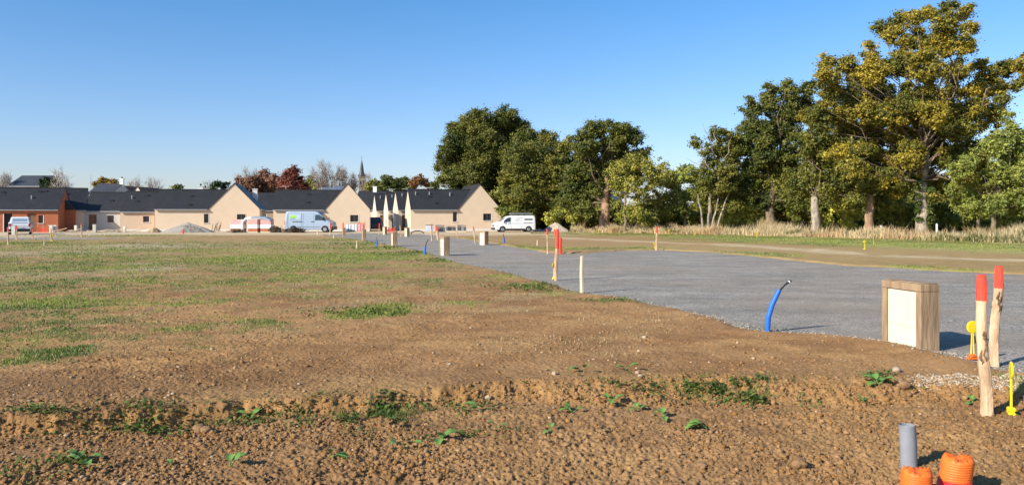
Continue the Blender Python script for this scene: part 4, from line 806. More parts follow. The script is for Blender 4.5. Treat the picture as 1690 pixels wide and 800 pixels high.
# bushes under the trees
def bush(lab, Y, lobes, cols, seed, **k):
    rnd = random.Random(seed); px0 = sum(l[0] for l in lobes)/len(lobes); tx = PX(px0, Y); L = []
    for (px, py, r) in lobes: y2 = rnd.uniform(-1, 1.5); L.append((PX(px, Y)-tx, y2, max(.3, PZ(py, Y)), r/F*Y))
    o = thing('bush', lab, 'bush', (tx, Y, 0), 0, 'bushes under the trees'); m = MB()
    for l in L: m.tube(wob((l[0]*.5, l[1]*.5, -.1), l[:3], 3, .1, rnd), [.06, .05, .03, .015], 5)
    m.build('stem', M_BARK, o); crown(o, L, name='foliage', colA=cols[0], colB=cols[1], leaf=.20, clump=.4, dens=.85, **k)
for i, (lab, Y, L, c) in enumerate([
    ('dark ivy-like bush at the foot of the light olive tree', 86, [(1050,350,18),(1035,358,12),(1070,362,16)], GD), ('dark green bush between the olive tree and the straight pale stem', 90, [(1100,352,18),(1118,362,14),(1082,365,14)], GD),
    ('olive bush left of the field gate', 84, [(1215,352,18),(1240,358,18),(1200,366,14),(1255,366,14)], GO), ('russet tinged bush above the field gate', 86, [(1268,345,16),(1290,350,18),(1312,352,16)], ((.07,.06,.015),(.18,.12,.03))),
    ('grey-green bush between the pale trunk and the red trunk', 82, [(1385,340,20),(1405,350,20),(1372,362,14),(1395,368,14)], GO), ('broad olive bush between the red trunk and the golden oak trunk', 82, [(1460,335,22),(1485,342,22),(1500,355,18),(1452,362,16),(1480,370,14)], GM),
    ('dark bush right of the golden oak trunk', 80, [(1545,345,18),(1562,355,18),(1580,365,14)], GD), ('low dark bush at the right edge below the feathery tree', 74, [(1665,365,16),(1690,362,20),(1715,365,18)], GD),
    ('dark bush left of the gnarled trunk', 97, [(925,352,16),(945,358,14),(960,355,16),(908,362,12)], GM), ('dark bush just behind the white van', 100, [(835,352,16),(852,360,14),(870,362,12),(845,370,12)], GD), ('dark bush between the many stemmed tree and the olive bush', 90, [(1150,358,14),(1185,358,16),(1165,366,12)], GM)]):
    bush(lab, Y, L, tuple(tuple(v*1.9 for v in q) for q in c), 40+i)
# the wood behind, one mass
L = []
for px in range(835, 1790, 14):
    Y = 108+RNG.uniform(-4, 6)-(px-835)*.012
    for py in ((345, 362) if not 1010 < px < 1200 else (362,)): L.append((PX(px, Y), Y, PZ(py+RNG.uniform(-9, 9), Y), RNG.uniform(1.6, 2.4)))
    if 1180 < px or px < 980: L.append((PX(px, Y), Y+2, PZ(325+RNG.uniform(-10, 8), Y), 2.4))
o = crown(None, L, name='hedgerow_wood', colA=(.09,.11,.02), colB=(.30,.28,.05), leaf=.28, clump=.8, dens=.9); tag(o, kind='stuff')
# trees beyond the houses
TG = 'autumn trees beyond the houses'
tree('copper_tree', 'brown-red tree left of the deep red one', 437, 170, [(437,295,14),(420,300,12),(452,298,12),(410,308,9),(430,310,14),(450,315,14),(400,300,8)], .3, (.20,.095,.055), (.33,.17,.10), seed=20, dens=1.1, leaf=.36, clump=.8, fork_py=325, group=TG)
tree('red_tree', 'deep red tree over the middle bungalow', 483, 165, [(484,284,9),(475,294,11),(492,296,11),(484,306,13),(500,308,8),(468,306,8)], .3, (.16,.045,.03), (.30,.09,.05), seed=21, dens=1.1, leaf=.34, clump=.7, fork_py=325, group=TG)
tree('olive_tree_crown', 'small olive crown right of the deep red tree', 512, 190, [(512,300,9),(506,308,9),(520,308,8)], .25, *GO, seed=22, dens=1.0, leaf=.36, clump=.8, group=TG)
tree('copper_tree', 'russet tree right of the green trees, small', 692, 175, [(692,297,9),(683,303,8),(702,303,8)], .25, (.16,.075,.03), (.30,.15,.06), seed=23, dens=1.0, leaf=.34, clump=.7, group=TG)
tree('green_tree', 'dark green round tree behind the terrace, left one', 640, 180, [(640,303,13),(625,306,10),(655,302,10),(632,314,12)], .3, *GD, seed=24, dens=1.1, leaf=.36, clump=.8, group=TG)
tree('green_tree', 'dark green tree between the terrace and the russet tree', 668, 185, [(668,303,11),(660,310,10),(680,308,9),(715,310,10)], .3, *GD, seed=25, dens=1.1, leaf=.36, clump=.8, group=TG)
tree('green_tree', 'yellow-green crown right of the church tower', 616, 200, [(616,303,7),(610,310,8),(622,312,8)], .25, *GO, seed=26, dens=1.0, leaf=.36, clump=.8, group=TG)
tree('yellow_tree', 'golden yellow tree behind the grey roofs at the left', 172, 175, [(172,299,9),(163,305,8),(183,303,9),(190,309,6)], .25, (.20,.12,.02), (.40,.26,.05), seed=27, dens=1.1, leaf=.34, clump=.7, group=TG)
tree('conifer', 'dark green conifer left of the bare birch', 80, 150, [(80,297,6),(74,304,8),(87,304,8),(80,310,10),(94,309,6)], .25, (.015,.035,.012), (.04,.07,.02), seed=28, dens=.9, leaf=.35, clump=.6, group=TG)
tree('green_tree', 'small round dark crown above the long tan roof, left', 295, 170, [(295,308,6),(291,312,5)], .2, *GD, seed=29, dens=.8, leaf=.4, clump=.7, group=TG)
tree('conifer', 'small dark pine above the long tan roof, right', 360, 175, [(360,303,6),(353,309,6),(367,308,6),(375,305,4)], .2, (.02,.045,.02), (.05,.08,.03), seed=30, dens=.8, leaf=.4, clump=.7, group=TG)
def bare_tree(lab, px, pyt, Y, wpx, col=(.30, .23, .18), seed=1, dense=1.0):
    rnd = random.Random(seed); tx = PX(px, Y); o = thing('bare_tree', lab, 'tree', (tx, Y, 0), 0, TG); m = MB(); zt = PZ(pyt, Y); hw = wpx/2/F*Y
    tips = []
    m.tube(wob((0, 0, -.2), (0, 0, zt*.45), 4, .03, rnd), [.32, .28, .25, .22, .2], 7)
    for i in range(int(13*dense)):
        a = rnd.uniform(0, 6.28); e = rnd.uniform(.25, 1)**.7; r = hw*e*.95; zz = zt*(1-.42*e*e*rnd.uniform(.3, 1.1))
        s = (0, 0, zt*rnd.uniform(.3, .5)); pts = wob(s, (r*math.cos(a), r*math.sin(a), zz), 5, .07, rnd); m.tube(pts, [.16, .12, .09, .07, .05, .025], 5, cap=False)
        tips += pts[2:]
    m.build('trunk', M_TWIG, o)
    n = int(1500*dense); T = np.array([t[:] for t in tips]); i = RNG.integers(0, len(T), n); P = T[i]+RNG.normal(0, .35, (n, 3))
    d = P-np.array([0, 0, zt*.35]); d = d/np.linalg.norm(d, axis=1)[:, None]+RNG.normal(0, .45, (n, 3)); d /= np.linalg.norm(d, axis=1)[:, None]
    l = RNG.uniform(.6, 1.9, n)[:, None]; s = np.cross(d, RNG.normal(0, 1, (n, 3))); s /= np.linalg.norm(s, axis=1)[:, None]; wv = .035
    V = np.stack([P-s*wv, P+s*wv, P+d*l], 1).reshape(-1, 3); c = np.repeat(np.array(col)*RNG.uniform(.6, 1.3, (n, 1)), 3, 0)
    npmesh('crown', V, np.arange(n*3).reshape(-1, 3), attrmat('twigs', .9, 0), c, parent=o)
for k, a in enumerate([('wide bare grey-brown tree, tallest of the bare ones behind the middle bungalow', 540, 270, 185, 50, (.32,.24,.19), 1, 1.7), ('bare pinkish-brown tree left of the church tower', 572, 281, 190, 36, (.30,.19,.15), 2, 1.5), ('bare tree just right of the church tower', 606, 289, 230, 24, (.30,.22,.18), 3, 1.0), ('bare grey tree left of the copper tree', 412, 280, 175, 40, (.32,.27,.23), 4, 1.3), ('white-twigged bare birch behind the dark conifer', 101, 283, 150, 26, (.48,.42,.36), 5, 1.0), ('faint bare tree above the ochre bungalow', 254, 297, 190, 28, (.42,.38,.34), 6, .8), ('bare twigs at the left edge beside the grey roofed farmhouse', 6, 290, 150, 18, (.38,.34,.30), 7, .8), ('sparse bare tree between the yellow tree and the ochre bungalow', 224, 300, 170, 24, (.42,.36,.30), 8, .8), ('low bare tree right of the long tan roof chimneys', 345, 303, 185, 18, (.40,.36,.32), 9, .6)]): bare_tree(*a)
# dry grass strip along the hedgerow
def dry_strip():
    fr = [(840,94),(900,91),(960,88),(1100,80),(1250,71),(1400,63),(1520,56),(1690,50),(1800,46)]; fx = [PX(*p) for p in fr]; fy = [p[1] for p in fr]
    n = 150000; x = RNG.uniform(fx[0], fx[-1]+6, n); yf = np.interp(x, fx, fy); dpt = 7+9*sst(0, 30, x); q = RNG.uniform(0, 1, n)**1.35; y = yf+q*dpt+(fbm(x*.6, x*0+1, 4, 3)-.5)*5
    k = RNG.uniform(0, 1, n) < (.08+.92*sst(.42, .6, fbm(x*.5, y*.35, 23, 3)))*((x/y > .078) | (y > 101)); x, y, q = x[k], y[k], q[k]; n = len(x)
    cl = fbm(x*.45, y*.45, 24, 3); h = (.22+1.25*cl*cl*1.6)*RNG.uniform(.5, 1.15, n)*(.55+.45*sst(0, .15, q))
    t = RNG.uniform(0, 1, (n, 1)); c = np.array([.66, .52, .30])*(.5+.65*t)*(.75+.5*fbm(x*.8, y*.8, 25, 3)[:, None]); g = (fbm(x*.35, y*.35, 27, 3)[:, None] > .60) & (RNG.uniform(0, 1, (n, 1)) < .7); c = np.where(g, np.array([.12, .13, .04])*(.6+.8*t), c)
    rs = (fbm(x*.3, y*.3, 29, 3)[:, None] > .58); c = np.where(rs & ~g, c*np.array([.9, .8, .74]), c)
    blades('dry_grass', x, y, np.zeros(n)-.02, h, .045, RNG.uniform(.1, .55, n), c, attrmat('grass_blade'))
    # short green grass of the meadow before it
    n = 30000; x = RNG.uniform(2, 48, n); yf = np.interp(x, fx, fy); y = yf-RNG.uniform(-1, 13, n); g = fbm(x*.5, y*.5, 61, 3); k = (polydist(x, y, ROAD) < -1) & (RNG.uniform(0, 1, n) < sst(.35, .6, g)); x, y = x[k], y[k]; n = len(x)
    c = np.array([.17, .17, .045])*RNG.uniform(.5, 1.3, (n, 1)); blades('meadow_grass', x, y, gheight(x, y)-.01, RNG.uniform(.03, .09, n), .04, RNG.uniform(.3, .9, n), c, attrmat('grass_blade'))
dry_strip()
print('leaves', LEAVES[0])
# ------------------------------------------------ stakes, meter boxes, markers, pipes
M_STAKE = mat('split_chestnut', (.58, .42, .27), .85, .22, 9, .6, 30, stretch=(1, 1, .22), c2=(.30, .18, .10)); M_STAKEB = mat('dark_stake_bark', (.20, .12, .07), .95, .3, 14, .8, 40)
M_LATH = mat('pale_lath', (.62, .50, .36), .85, .12, 9, .3, 30, stretch=(1, 1, .2)); M_PAINT = mat('orange_red_paint', (.80, .07, .04), .7, .12, 14, .2, 40); M_PLANK = mat('weathered_plank', (.36, .25, .15), .85, .2, 7, .6, 26, stretch=(1, 1, .15), c2=(.15, .10, .06))
M_PANEL = mat('cream_panel', (.66, .59, .44), .7, .04, 3, .1, 20); M_YELLOW = mat('yellow_plastic', (.80, .60, .015), .4, .08, 5); M_ORANGE = mat('orange_plastic', (.82, .16, .025), .5, .14, 9, .15, 40); M_REDP = mat('red_tape', (.70, .02, .02), .45, .1, 6)
M_BLUE = mat('blue_conduit', (.02, .14, .58), .45, .12, 7); M_GREYP = mat('grey_pvc', (.24, .25, .28), .45, .1, 4); M_TAPEW = mat('white_tape', (.8, .8, .78), .5, .05, 4)
def zg(x, y): return float(gheight(np.array([x]), np.array([y]))[0])
def at(px, py, low=False):
    Y = (H+(.15 if low else 0))*F/(py-HZ); return (px-845)/F*Y, Y
SG = 'wooden survey stakes driven in along the plots'
def stake(lab, px, pb, pt, wpx, paint=0.0, lean=0, low=False, near=False, m=None, group=SG, cut=None):
    x, y = at(px, pb, low); z0 = -.15 if low else max(-.03, zg(x, y)); hh = (pb-pt)/F*y; r = wpx/F*y/2*(.72 if y > 25 else 1); rnd = random.Random(int(px*7+pb))
    o = thing('survey_stake', lab, 'stake', (x, y, z0), 0, group); dx = lean/F*y; n = 26 if near else 5; s = 14 if near else 7
    amp = r*(.5 if near else .25); ph = rnd.uniform(0, 6)
    def P(t): return (dx*t+amp*math.sin(ph+t*5)*math.sin(math.pi*t), amp*.6*math.cos(ph+t*4)*math.sin(math.pi*t), -.12*(1-t)+hh*t)
    k = 1-paint; m0 = MB(); T = [k*i/n for i in range(n+1)]; R = [r*(1.08-.16*t+rnd.uniform(-.09, .09)*(1 if near else .5)) for t in T]
    m0.tube([P(t) for t in T], R, s)
    prof = [1+(rnd.uniform(-.2, .12) if near else 0) for _ in range(s)]
    def shape(mb, amt):
        for i, v in enumerate(mb.v):
            q = i//s; c = P(TT[min(q, len(TT)-1)]); f = 1+(prof[i % s]-1)*amt+(rnd.uniform(-.035, .035) if near else 0); mb.v[i] = (c[0]+(v[0]-c[0])*f, c[1]+(v[1]-c[1])*f, v[2])
    TT = T; shape(m0, 1); m0.build('shaft', m or M_STAKE, o, smooth=False)
    if paint:
        m1 = MB(); T = [k-.004+(paint+.004)*i/4 for i in range(5)]; m1.tube([P(t) for t in T], [r*1.0, r*.97, r*.94, r*.88, r*.78], s); TT = T; shape(m1, 1)
        for i in range(s): m1.v[i] = (m1.v[i][0], m1.v[i][1], m1.v[i][2]+rnd.uniform(-.022, .004)*(1 if near else 0))
        m1.build('painted_tip', M_PAINT, o, smooth=False)
    if near:
        for q in range(4):
            b = MB()
            t0 = rnd.uniform(.12, .7); a = rnd.uniform(3.6, 6.0); L = rnd.uniform(.08, .2)
            pts = []
            for j in range(5):
                c = Vector(P(t0+L*j/4)); a2 = a+.25*math.sin(j*2.1); pts.append(tuple(c+Vector((math.cos(a2)*r*.93, math.sin(a2)*r*.93, 0))))
            b.tube(pts, [.004, r*.22, r*.3, r*.2, .004], 6, jit=.25, rnd=rnd)
            b.build('bark_strip', M_STAKEB, o, smooth=True)
    return o
stake('thick split stake with red-orange tip, nearest at the right, standing on the lower soil', 1629, 685, 453, 17, .17, -9, low=True, near=True)
stake('slimmer split stake with red-orange tip behind the nearest one, by the yellow disc', 1641, 600, 434, 13.5, .19, 8, near=True)
stake('tall pale stake with orange-red tip beside the road edge and a yellow marker', 917, 461, 376, 6.5, .35, 3)
stake('plain cream lath without paint, standing where soil meets road', 960, 482, 420, 7, 0, 1, m=M_LATH)
for a in [('thin stake with red tip left of the red marked cluster', 904, 418, 377, 4, .2, -1), ('leaning all red stick of the cluster on the far road edge', 924, 417, 377, 4.5, .93, -9), ('short thick all red stake of the cluster on the far road edge', 925, 418, 391, 9, .92, 0), ('red tipped stake alone on the far road edge, yellow marker at its foot', 1083, 412, 373, 5, .24, 1),
          ('bent forked stake with red tip left of the cream meter box', 785, 402, 373, 3.2, .22, -4), ('thin dark bare stake leaning before the stacked slates', 757, 395, 380, 2, 0, -4), ('red tipped stake in front of the small wooden pallet crate', 713, 397, 369, 3.2, .3, -1),
          ('thick white stake with red top left of the nearest far meter box', 723, 395, 373, 5.5, .3, -1), ('bare thin stake before the cream end wall', 662, 390, 371, 2.2, 0, -2), ('red tipped stake in front of the dark car', 626, 386, 368, 2.6, .45, 0), ('short red stake right of the dark car', 646, 386, 376, 2.8, .5, 0),
          ('orange-red stake at the nose of the blue-grey van', 545, 387, 368, 3.2, .45, 0), ('red tipped stake at the left end of the white wrapped pallets', 566, 387, 367, 3, .5, 0), ('small red stake in front of the gravel heap', 302, 385.5, 379, 4, .9, 0),
          ('red tipped stake nearest the left edge, before the white car', 14, 404, 375, 3.6, .22, -1), ('thin stake right behind the white car, pinkish', 27.5, 396, 373, 3, .2, 0), ('short pinkish stake left of the orange fence', 54, 395, 377, 2.6, .25, 0), ('bare pale stake in front of the red brick corner', 85, 398, 377, 3, 0, -1), ('orange-brown stake between the brick house and the narrow tan house', 134.5, 391, 369, 2.8, .12, 0)]:
    stake(*a)
for lab, px, pb, pt, wd in [('short cream peg in the verge left of the blue tubes', 589, 410, 397, 3.2), ('tiny cream peg near the grey van', 551, 394, 386, 3), ('small pale peg beyond the road on the bare strip', 887, 405, 396, 3), ('small white peg in the green verge at the left', 73, 405, 396, 2.5), ('tiny pale peg by the van front wheel', 524, 387, 380, 2.8)]:
    stake(lab, px, pb, pt, wd, 0, 0, m=M_LATH, group='short cream pegs')
# timber-framed meter boxes
def meter_box():
    o = thing('meter_box', 'x', 'meter box', (0, 0, 0), 0, 'timber boxed meter cabinets along the road'); L, D, Hh, t = .74, .27, .84, .095       # front in -y
    for x0 in (0, L-t): b = MB(); b.rbox(x0, x0+t, 0, D, -.15, Hh-t, .006); b.build('frame_post', M_PLANK, o)
    b = MB(); b.rbox(-.004, L+.004, -.004, D+.004, Hh-t+.001, Hh, .007); b.rbox(.01, L-.01, .03, D-.02, Hh+.001, Hh+.012, .004); b.build('top_board', M_PLANK, o)
    for (a, c) in ((t+.002, t+.002+(L-2*t)*.645), (t+.008+(L-2*t)*.645, L-t-.002)):
        b = MB(); b.rbox(a, c, .025, .05, -.15, .28, .003); b.rbox(a, c, .025, .05, .283, Hh-t, .003); b.build('front_panel', M_PANEL, o)
    b = MB(); b.box(t, L-t, D-.03, D-.005, -.15, Hh-t); b.build('back_board', M_PLANK, o)
    return o
proto = None
for i, (lab, px, pb, rz, sc) in enumerate([('large timber framed meter box with cream front at the road edge, nearest', 1455, 562, None, 1.0), ('cream and wood meter box at the road edge with a red topped stake behind', 725, 420, 74, 1.0), ('meter box at the far side of the road beside the bent stake', 790, 403, 62, 1.0),
        ('meter box on the near verge halfway to the houses', 645, 405, 78, 1.0), ('meter box with brown right face before the white pallets', 597, 396.5, 80, 1.0), ('small meter box at the foot of the middle gable wall', 565, 390, 80, .95), ('pale meter box before the cream end wall', 667, 389.5, 66, .95), ('pale meter box right of the dark car', 631, 386.5, 66, .95)]):
    o = meter_box() if i == 0 else copy_tree(proto); proto = proto or o; o['label'] = lab
    x, y = at(px, pb); x2, y2 = at(1528, 579.5)
    r = math.atan2(y2-y, x2-x) if rz is None else -math.radians(rz-6)
    if rz is not None: o.scale = (sc, sc*1.0, sc)
    o.location = (x, y, -.02); o.rotation_euler = (0, 0, r)
# yellow round-headed markers
def marker(wide=True):
    o = thing('round_marker', 'x', 'marker', (0, 0, 0), 0, 'yellow round-headed markers'); m = MB()
    m.tube([(-.022, 0, .02), (-.007, 0, .34)], .008, 6); m.tube([(.022, 0, .02), (.007, 0, .34)], .008, 6); m.build('stem', M_YELLOW, o)
    d = MB(); d.tube([(0, -.009, .40), (0, -.004, .40), (0, .004, .40), (0, .009, .40)], [.066, .078, .078, .066], 28); d.build('disc', M_YELLOW, o, smooth=False)
    f = MB(); f.rbox(-.07, .07, -.03, .03, 0, .03, .01); f.rbox(-.035, .035, -.035, .035, .03, .07, .01); f.build('foot', M_ORANGE if wide else M_YELLOW, o); return o
pm = None; YF = None
for lab, px, pb, hp, rz, low in [('yellow disc marker on an orange foot between the near meter box and the stakes', 1605, 593, 64, .15, False), ('yellow marker seen edge on, right of the nearest stake', 1669, 684, 88, 1.15, True), ('yellow marker left of the tall pale stake at the road edge', 914, 461, 28, .9, False), ('yellow marker at the foot of the lone red tipped stake', 1080, 411, 11, .4, False), ('yellow marker in the meadow left of the golden oak trunk', 1427, 412, 16, .3, False),
        ('small yellow marker in the meadow below the gate', 1249, 392, 9, .2, False), ('yellow marker near the many stemmed tree', 1146, 389, 8, .5, False), ('yellow marker in front of the straight pale stem', 1104, 387, 8, .1, False), ('tiny yellow marker below the gnarled oak', 988, 384.5, 6, .2, False), ('yellow marker at the edge of the dry grass, right of the red trunk', 1442, 403, 10, .7, False), ('yellow peg with loose tape at the left verge', 86, 398, 12, .3, False)]:
    o = marker() if pm is None else copy_tree(pm); pm = pm or o; o['label'] = lab; x, y = at(px, pb, low); s = hp/F*y/.478; i_ = 'orange foot' in lab
    if not i_:
        for ch in o.children:
            if ch.name.startswith('foot'): ch.data = YF if YF else ch.data.copy(); YF = ch.data; ch.data.materials[0] = M_YELLOW
    o.location = (x, y, (-.15 if low else 0)+.0); o.rotation_euler = (0, 0, rz); o.scale = (s, s, s)
for ch in pm.children:
    pass
# blue conduits
def conduit(lab, px, pb, pts, rpx, cable, clean=True):
    x, y = at(px, pb); o = thing('blue_conduit', lab, 'conduit', (x, y, max(-.02, zg(x, y))), 0, 'blue water conduits standing at the road edge'); k = y/F
    P = [((a-px)*k, 0, (pb-b)*k) for a, b in pts]; P[0] = (P[0][0], 0, -.1)
    Q = []
    for i in range(len(P)-1):
        for j in range(4): t = j/4; Q.append(tuple(Vector(P[i]).lerp(Vector(P[i+1]), t)))
    Q.append(P[-1]); m = MB(); r = rpx*k/2; n = len(Q)
    m.tube(Q, [r*(1+(.03 if i % 2 else 0)) for i in range(n)], 16, cap=False); d = (Vector(Q[-1])-Vector(Q[-2])).normalized(); m.tube([Q[-1], tuple(Vector(Q[-1])-d*.03)], [r, r*.75], 16); m.build('sleeve', M_BLUE, o, smooth=True)
    c = MB(); C = [((a-px)*k, 0, (pb-b)*k) for a, b in cable]; C = [tuple(Vector(Q[-1])-d*.04)]+C; c.tube(C, r*.38, 8); co = c.build('cable', M_BLACK, o, smooth=True)
    if clean:
        e = Vector(C[-1]); dd = (e-Vector(C[-2])).normalized(); t = MB(); t.tube([tuple(e-dd*.035), tuple(e-dd*.02)], r*.5, 10); t.build('tape_band', M_TAPEW, co); t = MB(); t.tube([tuple(e-dd*.02), tuple(e+dd*.005)], r*.48, 10); t.build('end_cap', M_BLACK, co)
conduit('bright blue curved conduit with black cable end, largest, between soil and road', 1266, 545, [(1266,545),(1268,522),(1274,501),(1286,476)], 8.2, [(1296,467), (1305,461)])
conduit('blue conduit with a thin dark cable leaning right, beside the meter box at the verge', 701, 421, [(701,421),(701.5,414),(702,408)], 3.3, [(704,401),(707,396)], False)
conduit('thin blue conduit on the near verge left of the meter boxes', 622, 407, [(622,407),(622,402),(622.5,398)], 2.3, [(622,395),(621.5,391)], False)
conduit('small blue conduit on the far side of the road, right of the cream meter box', 832, 402, [(832,402),(832,397),(831.5,392)], 2.8, [(831,389),(830.5,386.5)], False)
# grey pipe and orange ducts, nearest
x, y = at(1500, 776, True); o = thing('drain_pipe', 'upright grey plastic pipe with an open top behind the orange ducts', 'pipe', (x, y, -.15), 0); k = y/F; h_ = (776-701)*k; m = MB(); r = 13*k
m.tube([(0, 0, -.1), (-.003, 0, h_*.5), (-.012, 0, h_)], [r, r, r], 32, cap=False); m.build('tube', M_GREYP, o, smooth=True); m = MB(); m.tube([(-.012, 0, h_-.001), (-.012, 0, h_+.003)], [r, r*.97], 32, cap=False); m.tube([(-.012, 0, h_+.003), (-.012, 0, h_-.14)], [r*.9, r*.9], 32, cap=False); m.face([(-.012+r*.89*math.cos(a), r*.89*math.sin(a), h_-.14) for a in np.linspace(0, 6.28, 20)[:-1]]); m.build('rim', M_GREYP, o)
def duct(lab, px, Y, rp, top, lean, tape, seed):
    rnd = random.Random(seed); k = Y/F; x = (px-845)*k; ztop = H-(top-HZ)*k+.15; r = rp*k
    o = thing('corrugated_duct', lab, 'duct', (x, Y, -.15), 0, 'orange corrugated ducts'); m = MB(); n = 92; N = 48; z1 = ztop-.05
    def ring(z, rr, wob_=0): return [(lean*z+rr*math.cos(a)*(1+wob_*math.sin(3*a+seed)), rr*math.sin(a)*(1+wob_*math.cos(2*a)), z) for a in [2*math.pi*j/N for j in range(N)]]
    rings = [ring(-.12+(z1+.12)*i/n, r*(1+.016*math.sin(i*1.57)), .02) for i in range(n+1)]
    rings.append([(p[0]*1.0+rnd.uniform(-.003, .003), p[1], p[2]+.016+.005*math.sin(j*.26+seed)+rnd.uniform(-.003, .003)) for j, p in enumerate(ring(z1, r*.96))])
    rings.append([(lean*z1+(p[0]-lean*z1)*.80, p[1]*.8, z1+.030+.008*math.sin(j*.26+seed*2)+rnd.uniform(-.010, .016)) for j, p in enumerate(ring(z1, r))])
    rings.append([(lean*z1+(p[0]-lean*z1)*.45, p[1]*.45, z1+.024+.006*math.sin(j*.52)+rnd.uniform(-.008, .008)) for j, p in enumerate(ring(z1, r))])
    rings.append([(lean*z1+(p[0]-lean*z1)*.1, p[1]*.1, z1+.010) for j, p in enumerate(ring(z1, r))])
    for q in rings: m.v += q
    for i in range(len(rings)-1):
        for j in range(N): m.f.append((i*N+j, i*N+(j+1) % N, (i+1)*N+(j+1) % N, (i+1)*N+j)); m.mi.append(0)
    m.f.append(tuple(range((len(rings)-1)*N, len(rings)*N))); m.mi.append(0); m.build('duct_tube', M_ORANGE, o, smooth=True)
    zz = ztop-tape; t = MB(); a = ring(zz-.05, r*1.045); b = ring(zz, r*1.045); t.v += a+b+ring(zz+.001, r*1.0)
    for q in range(2):
        for j in range(N): t.f.append((q*N+j, q*N+(j+1) % N, (q+1)*N+(j+1) % N, (q+1)*N+j)); t.mi.append(0)
    t.build('tape_band', M_REDP, o, smooth=True)
duct('shorter orange duct with a folded top, in front of the grey pipe', 1512, 4.80, 23.5, 769, .02, .23, 1)
duct('taller orange ribbed duct with torn top and red tape, leaning right', 1571, 4.88, 24, 748, .16, .165, 4)

# ------------------------------------------------ things on the building site
def pallet(par, w_, d_, z=0):
    m = MB()
    for k in range(5): m.box(k*w_/4.6, k*w_/4.6+.1, 0, d_, z+.1, z+.125)
    for k in range(3): m.box(0, w_, k*(d_-.1)/2, k*(d_-.1)/2+.1, z, z+.1)
    m.build('pallet', M_LATH, par)
M_FILM = mat('white_film', (.72, .74, .78), .3, .1, 3, .5, 6, spec=.5); M_FILMP = mat('pink_striped_film', (.60, .38, .36), .4, .25, 2.5, .4, 8, stretch=(1, 1, 6), c2=(.48, .18, .15)); M_GTARP = mat('grey_film', (.30, .34, .42), .35, .15, 4, .5, 8)
for i, (px0, px1, Y, lab) in enumerate([(380, 402, 88, 'left wrapped pallet of red bricks, standing a little apart'), (409, 425, 87.5, 'middle wrapped pallet of red bricks with bare bricks at the bottom'), (430, 447.5, 87.5, 'right wrapped pallet of red bricks under the end of the grey sheet')]):
    o = thing('brick_pallet', lab, 'pallet', (PX(px0, Y), Y, 0), 0, 'wrapped pallets of bricks'); w_ = (px1-px0)/F*Y; pallet(o, w_, 1.0)
    m = MB(); m.rbox(0, w_, 0, 1.0, .13, .42, .02); m.build('bricks', M_BRICK, o); m = MB(); m.rbox(-.02, w_+.02, -.02, 1.02, .425, .95, .05); m.build('lower_film', M_FILM, o); m = MB(); m.rbox(-.01, w_+.01, -.01, 1.01, .955, 1.5, .05); m.build('upper_film', M_FILMP, o)
Y = 87.9; o = thing('plastic_sheet', 'white and grey arched plastic sheet draped over the brick pallets', 'sheet', (PX(401, Y), Y, 0), 0); m = MB(); m2 = MB(); L = (448-401)/F*Y
P = [(0, 1.1), (.12, 1.5), (.45, 1.8), (1.1, 1.88), (2.1, 1.87), (2.7, 1.8), (L, 1.54)]
for i in range(len(P)-1):
    (a, b), (c, d) = P[i], P[i+1]; q = m if i < 3 else m2; q.face([(a, -.45, b-.06), (c, -.45, d-.06), (c, .9, d), (a, .9, b)]); q.face([(a, -.45, max(b-.5, .55) if i < 1 else b-.3), (c, -.45, d-.3), (c, -.45, d-.06), (a, -.45, b-.06)])
m.build('white_half', M_FILM, o); m2.build('grey_half', M_GTARP, o)
m = MB(); m.box(-.05, .12, -.47, .0, .25, 1.5); m.build('hanging_edge', M_FILM, o)
for i, (px0, px1, lab) in enumerate([(571, 579, 'left of the white wrapped blocks by the middle gable'), (580, 589, 'middle of the white wrapped blocks by the middle gable'), (590, 599, 'right of the white wrapped blocks, beside the orange fence')]):
    Y = 92; o = thing('wrapped_blocks', lab, 'pallet', (PX(px0, Y), Y, 0), 0, 'white wrapped block pallets'); w_ = (px1-px0)/F*Y; pallet(o, w_, .8); m = MB(); m.rbox(0, w_, 0, .8, .13, .9, .04); m.build('blocks', M_FILM, o); m = MB(); m.box(w_*.45, w_*.55, -.012, .81, .13, .915); m.build('strap', M_SEAM, o)
def mesh_fence(lab, px0, px1, Y, hh, n=5, sag=.0):
    o = thing('barrier_fence', lab, 'fence', (PX(px0, Y), Y, 0), 0, 'orange plastic mesh fences'); L = (px1-px0)/F*Y; m = MB(); 
    for k in range(7): z = hh*(.15+.85*k/6); m.tube([(0, 0, z), (L*.3, .03, z-sag*.7), (L*.6, -.03, z-sag), (L, 0, z)], .018, 4)
    for k in range(n*4): x = L*k/(n*4-1); m.tube([(x, 0, hh*.1), (x, 0, hh-sag*math.sin(math.pi*x/L))], .012, 4)
    m.build('mesh', M_PAINT, o); p = MB()
    for x in (0, L*.5, L): p.tube([(x, .04, -.1), (x, .04, hh+.15)], .03, 6)
    p.build('post', M_LATH, o)
mesh_fence('orange mesh fence lying slack before the red brick wall', 62, 80, 84, .75, 4, .25); mesh_fence('orange mesh fence right of the white wrapped blocks', 590, 602, 90, 1.15, 4, .1); mesh_fence('low orange mesh fence across the road end, right of the dark car', 640, 652, 84, .6, 3, .1)
